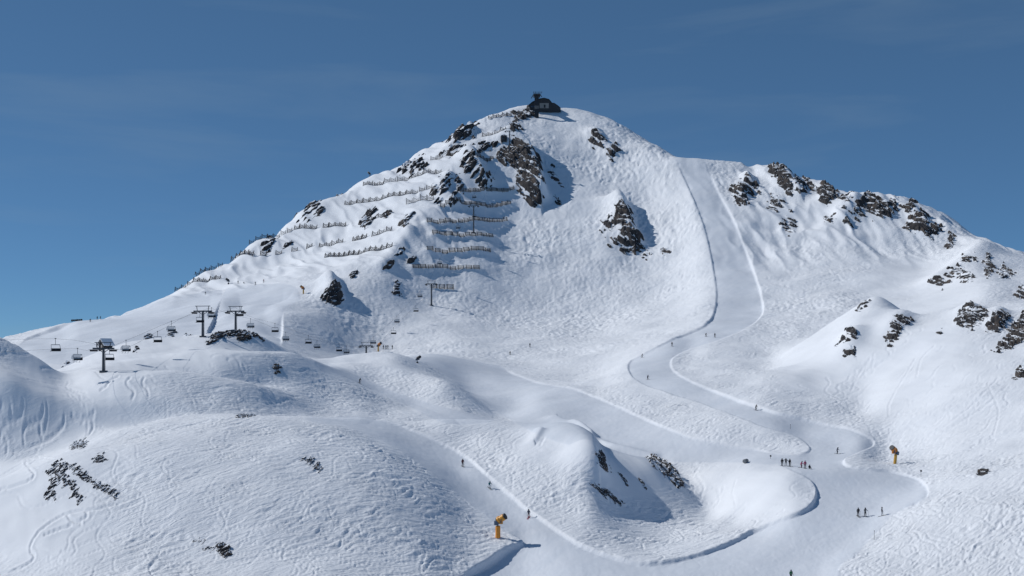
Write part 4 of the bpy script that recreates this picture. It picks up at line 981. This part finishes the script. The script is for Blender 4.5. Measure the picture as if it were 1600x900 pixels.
# ------------------------------------------------------------------ avalanche barriers
def panel_mesh(w, h, style):
    m = MB(); lean = math.radians(18)
    up = Vector((0, math.sin(lean), math.cos(lean)))
    if style == 'frame':      # two posts, rails and a net beam
        for x in (-w/2, w/2): m.bar(Vector((x,0,-0.6)), Vector((x,0,0)) + up*h, 0.30)
        for k in (0.10, 0.36, 0.62): m.bar(Vector((-w/2,0,0)) + up*h*k, Vector((w/2,0,0)) + up*h*k, 0.24)
        m.bar(Vector((-w/2,0,0)) + up*h*0.95, Vector((w/2,0,0)) + up*h*0.12, 0.16)
        for x in (-w/2, w/2): m.bar((x,0.2,h*0.7), (x,2.1,0.6), 0.14)
    else:                     # snow bridge: closed row of horizontal rails
        for x in (-w*0.36, w*0.36): m.bar(Vector((x,0,-0.6)), Vector((x,0,0)) + up*(h+0.15), 0.26)
        for k in range(4): m.bar(Vector((-w*0.5,-0.1,0)) + up*h*(0.2 + 0.26*k), Vector((w*0.5,-0.1,0)) + up*h*(0.2 + 0.26*k), 0.28)
        for x in (-w*0.36, w*0.36): m.bar((x,0.3,h*0.7), (x,2.0,0.3), 0.12)
    return m.mesh('panel', 'netdark' if style == 'frame' else 'netwood')
PANELS = {}
def barrier(label, line, pitch, h, style='frame', w=None, skip=()):
    P = [hit(*p) for p in line]
    seg = [0.0]
    for a, b in zip(P[:-1], P[1:]): seg.append(seg[-1] + (b.xy - a.xy).length)
    n = max(1, int(round(seg[-1] / pitch)))
    key = (round(pitch, 1), h, style)
    if key not in PANELS: PANELS[key] = panel_mesh(w or pitch * (0.80 if style == 'frame' else 1.0), h, style)
    t = empty('avalanche_barrier', P[0]); tag(t, label, 'avalanche barrier', 'avalanche barriers on the mountain')
    for k in range(n):
        if k in skip: continue
        d = (k + 0.5) / n * seg[-1]
        x = float(np.interp(d, seg, [p.x for p in P])); y = float(np.interp(d, seg, [p.y for p in P]))
        i = min(max(int(np.searchsorted(seg, d)) - 1, 0), len(P) - 2); a, b = P[i], P[i+1]
        yaw = math.atan2(b.y - a.y, b.x - a.x)
        yaw = max(-0.9, min(0.9, yaw))
        o = link('panel', PANELS[key], t); o.location = Vector((x, y, ground_z(x, y))) - P[0]
        o.rotation_euler = (random.uniform(-.06, .06), random.uniform(-.07, .07), yaw + random.uniform(-.08, .08)); s_ = random.uniform(.9, 1.08); o.scale = (s_, s_, s_)
BARRIERS = [
 ('barrier row starting beside the skyline snow gun, highest long row', [(566,291),(600,288),(640,280),(690,269)], 4.6, 3.2, 'frame', ()),
 ('second long barrier row below the skyline snow gun', [(537,320),(590,314),(640,303),(676,292)], 4.6, 3.2, 'frame', ()),
 ('four open barrier frames left of the square boulder', [(634,321),(678,312)], 4.6, 3.6, 'frame', ()),
 ('longest left barrier row, reaching down from the skyline', [(388,378),(420,367),(460,359),(500,356),(540,354)], 4.2, 3.2, 'frame', (11,)),
 ('barrier frames at the skyline end of the smooth left slope', [(360,405),(395,401)], 4.2, 3.2, 'frame', ()),
 ('sparse barrier frames under the round rock', [(405,400),(430,398),(466,392)], 4.6, 3.2, 'frame', (1,3)),
 ('barrier row left of the twin rows in the middle of the left slope', [(478,389),(536,379)], 4.2, 3.0, 'frame', (1,)),
 ('steep barrier row right of the middle left row', [(549,377),(580,370),(612,361)], 4.4, 3.2, 'frame', (3,)),
 ('lowest barrier row on the bright left slope', [(506,403),(560,398),(612,386)], 4.2, 3.0, 'frame', ()),
 ('barrier row lowest on the left skyline above the groomed slope', [(272,450),(300,442),(344,436)], 3.8, 2.6, 'frame', ()),
 ('barrier frames standing on the left skyline', [(306,428),(328,418),(350,406)], 3.8, 2.6, 'frame', ()),
 ('short barrier below the leaf shaped rock', [(577,345),(600,338)], 4.4, 3.0, 'frame', ()),
 ('barrier row just under the summit rocks', [(763,188),(800,181)], 4.6, 3.0, 'frame', ()),
 ('barrier row between the skyline crag and the dark cabin', [(752,214),(790,203)], 4.6, 3.2, 'frame', ()),
 ('barrier frames right of the striped skyline rocks', [(672,251),(692,246)], 4.6, 3.2, 'frame', ()),
 ('rails in the snow gully between the two big crags', [(746,247),(772,247)], 4.4, 2.4, 'rail', ()),
 ('topmost long centre barrier under the big crags', [(718,301),(760,299),(805,296)], 4.4, 2.7, 'rail', ()),
 ('second centre barrier, ending at the square boulder', [(688,323),(740,320),(800,318)], 4.4, 2.7, 'rail', ()),
 ('third centre barrier crossing behind the lift tower foot', [(667,348),(730,347),(794,345)], 4.4, 2.7, 'rail', ()),
 ('fourth centre barrier below the foot of the lift tower', [(675,367),(720,371),(772,372)], 4.4, 2.5, 'rail', ()),
 ('fifth centre barrier from the top', [(667,391),(720,394),(768,395)], 4.4, 2.5, 'rail', ()),
 ('lowest long centre barrier', [(645,419),(700,420),(751,422)], 4.4, 2.5, 'rail', ()),
 ('short barrier behind the lift tower on the lower face', [(672,450),(710,453)], 4.2, 2.7, 'rail', ()),
]
for label, line, pitch, h, style, skip in BARRIERS: barrier(label, line, pitch, h, style, None, skip)

# ------------------------------------------------------------------ snow guns
def snow_gun(label, px, py, post, head, aim, H=4.4, pad=2.3, flip=1, scale=1.0, yoke='bluegrey', tilt=0.0, pr=0.48):
    p = hit(px, py); t = empty('snow_gun', (p.x, p.y, p.z - 0.15), 0, scale); t.rotation_euler = (0, math.radians(tilt), 0)
    tag(t, label, 'snow gun', 'snow guns along the pistes')
    MB().tube((0,0,-0.5), (0,0,H*0.62), 0.16, 0.14, 10).build('post', 'grey', t)
    MB().lathe((0,0,0.1), (0,0,1), [(0,pr*0.93), (0.08,pr), (pad-0.1,pr), (pad,pr*0.85)], 14).build('padding', post, t)
    MB().lathe((-0.35*flip,0,H*0.62-0.25), (0,0,1), [(0,0.34), (0.1,0.42), (0.75,0.42), (0.85,0.3)], 12).build('swivel_motor', yoke, t)
    MB().bar((0,0,H*0.62), (0.55*flip,0,H*0.62+0.25), 0.2).bar((0.55*flip,-0.75,H*0.62+0.25), (0.55*flip,0.75,H*0.62+0.25), 0.16).bar((0.55*flip,-0.75,H*0.62+0.2), (0.6*flip,-0.75,H*0.62+0.95), 0.14).bar((0.55*flip,0.75,H*0.62+0.2), (0.6*flip,0.75,H*0.62+0.95), 0.14).build('yoke', yoke, t)
    d = Vector(aim).normalized(); c = Vector((0.6*flip, 0, H*0.62+1.0))
    barrel = MB().lathe(c - d*0.8, d, [(0,0.5), (0.1,0.66), (0.5,0.68), (0.62,0.58), (0.9,0.56), (1.05,0.66), (1.55,0.62), (1.65,0.5)], 18).build('barrel', head, t)
    MB().lathe(c + d*0.86, d, [(0,0.56), (0.05,0.62), (0.2,0.62), (0.22,0.4)], 18).build('nozzle_ring', 'dark', barrel)
    MB().lathe(c - d*0.98, d, [(0,0.3), (0.02,0.55), (0.2,0.55)], 18).build('fan_grille', 'dark', barrel)
    MB().box(c + Vector((0,0,-0.78)), (0.7,0.55,0.5)).build('valve_box', head, t)
snow_gun('orange snow gun on the padded post at the edge of the front dome', 778, 840, 'orange', 'yellow', (0.75,-0.35,0.45), 4.5)
snow_gun('snow gun with brown head and ochre post by the right piste', 1398, 725, 'olive', 'rust', (-0.6,-0.5,0.35), 4.2, 2.4, -1, 0.98, tilt=6, pr=0.36)
snow_gun('orange headed snow gun on the crest of the bright hill', 591, 549, 'olive', 'rust', (0.6,-0.5,0.45), 4.0, 2.4, pr=0.32)
snow_gun('far yellow snow gun above the groomed left slope', 474, 459, 'olive', 'rust', (-0.6,-0.4,0.4), 4.0, 2.2, -1, pr=0.34)
snow_gun('small dark snow gun beside the wide middle piste', 652, 567, 'dark', 'dark', (0.6,-0.5,0.4), 2.4, 0.6, 1, 0.8)
snow_gun('dark snow gun at the left end of the people on the groomed slope', 357, 444, 'dark', 'dark', (-0.6,-0.4,0.4), 2.8, 0.8, -1)
snow_gun('tiny dark snow gun on the skyline above the left barriers', 578, 272, 'dark', 'dark', (-0.5,-0.4,0.4), 2.6, 0.6, -1)

# ------------------------------------------------------------------ marker poles and the grey roll
def marker(label, px, py, h, top=True):
    p = hit(px, py); t = empty('marker_pole', p); tag(t, label, 'marker pole', 'marker poles along the pistes')
    MB().tube((0,0,-0.4), (0,0,h), 0.035, 0.03, 6).build('pole', 'dark', t)
    MB().lathe((0,0.0,h-0.1), (0,-1,0), [(0,0.2 if top else 0.07), (0.05,0.22 if top else 0.08), (0.1,0.2 if top else 0.07)], 12).build('disc' if top else 'cap', 'dark', t)
marker('marker pole with dark disc right of the ochre snow gun', 1439, 745, 1.4)
marker('thin marker pole at the edge of the lower right slope', 1366, 843, 1.7, False)
marker('small marker pole at the bend of the upper road', 1235, 670, 1.2, False)
marker('lone marker left of the group of skiers', 1204, 717, 0.8)
p_ = hit(1165, 723)
t_ = empty('crash_roll', (p_.x, p_.y, p_.z + 0.42), math.radians(62)); tag(t_, 'grey padded roll lying on the piste left of the group', 'padding roll')
MB().lathe((-1.0,0,0), (1,0,0), [(0,0.38), (0.06,0.46), (1.94,0.46), (2.0,0.38)], 16).build('roll', 'greyfoam', t_)
for x in (-0.55, 0.55): MB().lathe((x-0.05,0,0), (1,0,0), [(0,0.465), (0.1,0.465)], 16).build('strap', 'dark', t_)
MB().lathe((-1.03,0,0), (1,0,0), [(0,0.08), (0.05,0.3)], 16).build('end_cap', 'grey', t_)

# ------------------------------------------------------------------ people
def body_mesh(pose):
    """one continuous figure grown over a skeleton; facing -y"""
    J = {
     'stand': dict(pel=(0,0,.95), sp=(0,.01,1.2), ch=(0,.0,1.38), nk=(0,-.01,1.5), hd=(0,-.02,1.60), ht=(0,-.02,1.73),
        hl=(-.10,0,.90), kl=(-.12,-.04,.50), al=(-.13,.02,.10), tl=(-.14,-.14,.05), hr=(.10,0,.90), kr=(.12,-.04,.50), ar=(.13,.02,.10), tr=(.14,-.14,.05),
        sl=(-.20,.0,1.40), el=(-.29,.03,1.14), wl=(-.30,-.14,.95), fl=(-.30,-.21,.90), sr=(.20,.0,1.40), er=(.29,.03,1.14), wr=(.30,-.14,.95), fr=(.30,-.21,.90)),
     'ski': dict(pel=(0,.10,.78), sp=(0,.03,1.0), ch=(0,-.08,1.18), nk=(0,-.14,1.29), hd=(0,-.19,1.38), ht=(0,-.22,1.50),
        hl=(-.11,.09,.74), kl=(-.14,-.15,.46), al=(-.14,.02,.10), tl=(-.14,-.14,.05), hr=(.11,.09,.74), kr=(.14,-.15,.46), ar=(.14,.02,.10), tr=(.14,-.14,.05),
        sl=(-.20,-.08,1.20), el=(-.33,-.12,.97), wl=(-.33,-.36,.90), fl=(-.33,-.43,.88), sr=(.20,-.08,1.20), er=(.33,-.12,.97), wr=(.33,-.36,.90), fr=(.33,-.43,.88)),
     'lean': dict(pel=(.06,.06,.84), sp=(.10,.01,1.06), ch=(.15,-.06,1.24), nk=(.17,-.10,1.36), hd=(.17,-.14,1.45), ht=(.16,-.16,1.58),
        hl=(-.04,.06,.80), kl=(-.12,-.12,.47), al=(-.15,.02,.10), tl=(-.15,-.14,.05), hr=(.15,.06,.80), kr=(.10,-.14,.45), ar=(.06,.02,.10), tr=(.06,-.14,.05),
        sl=(-.04,-.06,1.28), el=(-.22,-.10,1.10), wl=(-.30,-.30,1.02), fl=(-.32,-.36,1.0), sr=(.34,-.05,1.23), er=(.46,-.08,1.0), wr=(.42,-.30,.92), fr=(.42,-.37,.9)),
     'sit': dict(pel=(0,.10,.22), sp=(0,.12,.46), ch=(0,.06,.64), nk=(0,.02,.75), hd=(0,-.02,.84), ht=(0,-.04,.97),
        hl=(-.11,.06,.20), kl=(-.16,-.30,.42), al=(-.16,-.52,.10), tl=(-.16,-.68,.07), hr=(.11,.06,.20), kr=(.16,-.30,.42), ar=(.16,-.52,.10), tr=(.16,-.68,.07),
        sl=(-.20,.06,.66), el=(-.30,-.02,.42), wl=(-.22,-.22,.40), fl=(-.20,-.29,.40), sr=(.20,.06,.66), er=(.30,-.02,.42), wr=(.22,-.22,.40), fr=(.20,-.29,.40)),
     'reach': dict(pel=(0,0,.95), sp=(0,.01,1.2), ch=(0,.0,1.38), nk=(0,-.01,1.5), hd=(0,-.02,1.60), ht=(0,-.02,1.73),
        hl=(-.12,0,.90), kl=(-.17,-.04,.50), al=(-.20,.02,.10), tl=(-.21,-.14,.05), hr=(.12,0,.90), kr=(.17,-.04,.50), ar=(.20,.02,.10), tr=(.21,-.14,.05),
        sl=(-.20,.0,1.41), el=(-.42,-.03,1.30), wl=(-.55,-.18,1.22), fl=(-.59,-.24,1.2), sr=(.20,.0,1.41), er=(.42,-.02,1.25), wr=(.52,-.16,1.10), fr=(.55,-.22,1.07)),
    }[pose]
    R = dict(pel=.155, sp=.145, ch=.165, nk=.075, hd=.115, ht=.085, hl=.105, kl=.078, al=.062, tl=.05, hr=.105, kr=.078, ar=.062, tr=.05, sl=.085, el=.062, wl=.045, fl=.045, sr=.085, er=.062, wr=.045, fr=.045)
    names = list(J); idx = {n: i for i, n in enumerate(names)}
    E = [('pel','sp'), ('sp','ch'), ('ch','nk'), ('nk','hd'), ('hd','ht'), ('pel','hl'), ('hl','kl'), ('kl','al'), ('al','tl'), ('pel','hr'), ('hr','kr'), ('kr','ar'), ('ar','tr'),
         ('ch','sl'), ('sl','el'), ('el','wl'), ('wl','fl'), ('ch','sr'), ('sr','er'), ('er','wr'), ('wr','fr')]
    m0 = bpy.data.meshes.new('skeleton'); m0.from_pydata([J[n] for n in names], [(idx[a], idx[b]) for a, b in E], [])
    o = bpy.data.objects.new('skeleton', m0); C.objects.link(o)
    o.modifiers.new('skin', 'SKIN'); sub = o.modifiers.new('sub', 'SUBSURF'); sub.levels = 1
    for n in names:
        sv = m0.skin_vertices[0].data[idx[n]]; sv.radius = (R[n] * (1.15 if n in ('ch','pel','sp') else 1), R[n]); sv.use_root = (n == 'pel')
    dg_ = bpy.context.evaluated_depsgraph_get(); dg_.update()
    me_ = bpy.data.meshes.new_from_object(o.evaluated_get(dg_)); me_.name = 'body'
    bpy.data.objects.remove(o); bpy.data.meshes.remove(m0)
    hip = J['pel'][2] - 0.02; nk = J['nk'][2] + 0.02; fz = J['wl'][2]
    for p in me_.polygons:
        c = p.center
        arm = abs(c.x - J['ch'][0]) > 0.24 or (c.z > hip and c.z < nk)
        hand = min((c - Vector(J['fl'])).length, (c - Vector(J['fr'])).length) < 0.085
        boot = min((c - Vector(J['al'])).length, (c - Vector(J['ar'])).length, (c - Vector(J['tl'])).length, (c - Vector(J['tr'])).length) < 0.14
        p.material_index = 3 if (hand or boot) else (2 if c.z > nk and abs(c.x - J['hd'][0]) < 0.16 else (0 if arm else 1)); p.use_smooth = True
    if pose == 'sit':
        for p in me_.polygons:
            c = p.center
            if c.y < -0.1 and p.material_index == 0 and c.z < 0.45 and abs(c.x) < .25 and min((c - Vector(J['wl'])).length, (c - Vector(J['wr'])).length) > .1: p.material_index = 1
    return me_, J
BODIES = {}
CLOTH = {}
def cloth(c):
    if c not in CLOTH: CLOTH[c] = simple_mat('cloth_%d' % len(CLOTH), c, 0.85, 0, 0.2, 6)
    return CLOTH[c]
K = {'black': (.012,.013,.018), 'navy': (.02,.035,.075), 'teal': (.01,.13,.16), 'white': (.62,.64,.66), 'red': (.30,.02,.03), 'pink': (.36,.04,.12), 'grey': (.10,.11,.12), 'green': (.02,.12,.06), 'blue': (.03,.10,.30), 'maroon': (.10,.02,.03), 'orange': (.45,.14,.02)}
def person(label, px, py, pose='stand', jacket='black', trousers='black', face=0.0, skis=True, poles=True, ski_col='dark', tilt=0.0):
    if pose not in BODIES: BODIES[pose] = body_mesh(pose)
    me_, J = BODIES[pose]
    p = hit(px, py); t = empty('person', p, face); tag(t, label, 'person', 'people on the snow')
    x_, y_ = p.x, p.y; e = 0.8
    nx = (ground_z(x_ + e, y_) - ground_z(x_ - e, y_)) / (2*e); ny = (ground_z(x_, y_ + e) - ground_z(x_, y_ - e)) / (2*e)
    b = link('body', me_, t)
    if not me_.materials:
        for k in range(4): me_.materials.append(MAT['dark'])
    for k, mm in enumerate((cloth(K[jacket]), cloth(K[trousers]), MAT['skin'], MAT['dark'])):
        b.material_slots[k].link = 'OBJECT'; b.material_slots[k].material = mm
    h = Vector(J['hd'])
    helm = MB().lathe(h + Vector((0,0.01,-0.02)), (0,0.12,1), [(0,0.135), (0.06,0.142), (0.12,0.125), (0.165,0.08), (0.185,0.03)], 12).build('helmet', 'seat', t)
    MB().box(h + Vector((0,-0.115,0.02)), (0.19,0.05,0.075)).build('goggles', 'bluegrey', helm)
    fx, fy = math.cos(face)*1, math.sin(face)
    if skis:
        # skis lie in the slope under the boots
        sl = -(ny * math.cos(face) - nx * math.sin(face))      # rise toward local -y
        for sx, a in ((-1, J['al']), (1, J['ar'])):
            q = Vector((a[0], a[1] - 0.08, 0.03))
            m = MB().bar(q + Vector((0,0.8,-0.8*sl)), q + Vector((0,-0.75,0.75*sl)), 0.09, 0.03).bar(q + Vector((0,-0.75,0.75*sl)), q + Vector((0,-0.92,0.92*sl+0.09)), 0.085, 0.02)
            m.build('ski', ski_col, t)
    if poles:
        for sx, f, w in ((-1, J['fl'], J['wl']), (1, J['fr'], J['wr'])):
            f = Vector(f)
            if pose in ('ski', 'lean'): end = f + Vector((sx*0.18, 0.75, -0.72))
            elif pose == 'sit': end = f + Vector((sx*0.5, -0.2, -0.36))
            else: end = Vector((f.x + sx*0.08, f.y - 0.12, 0.0))
            MB().tube(f + (f - end).normalized()*0.1, end, 0.014, 0.01, 5).lathe(end + (f - end).normalized()*0.06, (f - end), [(0,0.045), (0.01,0.045)], 8).build('ski_pole', 'dark', t)
    return t
PI = math.pi
PEOPLE = [
 ('skier in maroon and dark clothes, highest on the front left piste', 723, 729, 'stand', 'maroon', 'black', 0.4),
 ('skier in teal jacket and white trousers in the middle of the left piste', 765, 763, 'ski', 'teal', 'white', 0.5),
 ('skier in navy jacket with red skis, lowest on the left piste', 826, 809, 'stand', 'navy', 'maroon', -0.3),
 ('person in green jacket at the bottom edge of the picture', 1236, 906, 'stand', 'green', 'black', 0.3),
 ('left one of three people standing on the flat right piste', 1341, 807, 'stand', 'black', 'black', 0.1),
 ('middle one of three people on the flat piste, arms spread', 1352, 807, 'reach', 'grey', 'black', 0.6),
 ('right one of three people on the flat piste, standing apart', 1378, 806, 'stand', 'black', 'navy', 1.2),
 ('leftmost black clad person of the group above the snow bank', 1222, 728, 'stand', 'black', 'black', 0.2),
 ('second person from the left in the group above the snow bank', 1228, 728, 'reach', 'black', 'grey', -0.2),
 ('third black clad person of the group, beside the pink one', 1234, 729, 'stand', 'black', 'black', 0.5),
 ('small crouching person in pink right of the black clad group', 1252, 731, 'ski', 'pink', 'maroon', 0.9),
 ('standing person in pink between two low figures', 1258, 732, 'stand', 'pink', 'black', 0.0),
 ('dark person sitting in the snow at the right end of the group', 1265, 733, 'sit', 'black', 'black', 0.3),
 ('skier leaning into a turn on the piste behind the group', 1308, 709, 'lean', 'navy', 'black', 0.8),
 ('skier on the road above the group, near the upper edge', 1181, 641, 'lean', 'black', 'black', 0.5),
 ('person standing at the dark edge where the road bends', 1050, 541, 'stand', 'black', 'black', 0.4),
 ('small skier left of the bend, close to the piste wall', 1003, 559, 'lean', 'grey', 'black', 0.9),
 ('left one of two tiny skiers at the foot of the steep piste', 1103, 526, 'ski', 'black', 'black', 0.4),
 ('right one of two tiny skiers at the foot of the steep piste', 1117, 527, 'stand', 'grey', 'black', 0.0),
 ('lone tiny skier on the wide open snow face', 828, 542, 'stand', 'black', 'navy', 0.2),
 ('tiny skier low on the open face left of the lone one', 797, 554, 'ski', 'black', 'black', 0.2),
 ('tiny skier in the bend below the piste wall', 1012, 593, 'ski', 'navy', 'black', 0.7),
 ('skier on the narrow lane between the two left hills', 562, 599, 'lean', 'black', 'black', 0.8),
 ('person standing next to the post of the hill snow gun', 599, 545, 'stand', 'black', 'black', 0.3),
 ('second person right of the hill snow gun', 603, 545, 'stand', 'navy', 'black', -0.3),
 ('third person right of the hill snow gun', 606, 545, 'reach', 'black', 'grey', 0.2),
 ('person standing apart right of the hill snow gun group', 613, 545, 'stand', 'black', 'black', 0.0),
 ('left one of two figures on the far left skyline', 152, 494, 'stand', 'black', 'black', 0.0),
 ('right one of two figures on the far left skyline', 157, 494, 'stand', 'navy', 'black', 0.4),
 ('tiny skier below the figures on the far left skyline', 141, 503, 'ski', 'black', 'black', 0.6),
 ('tiny skier above the left groomed lane', 321, 460, 'ski', 'black', 'black', 0.5),
 ('first person of the row at the top of the groomed slope', 372, 443, 'stand', 'grey', 'black', 0.2),
 ('second person of the row at the top of the groomed slope', 381, 443, 'sit', 'black', 'black', 0.2),
 ('third person of the row at the top of the groomed slope', 399, 445, 'reach', 'black', 'grey', -0.2),
 ('rightmost person of the row at the top of the groomed slope', 412, 441, 'stand', 'red', 'black', 0.0),
]
for a in PEOPLE:
    person(*a, ski_col='red' if 'red skis' in a[0] else 'dark', skis=not a[3] == 'sit', poles=a[3] != 'sit')
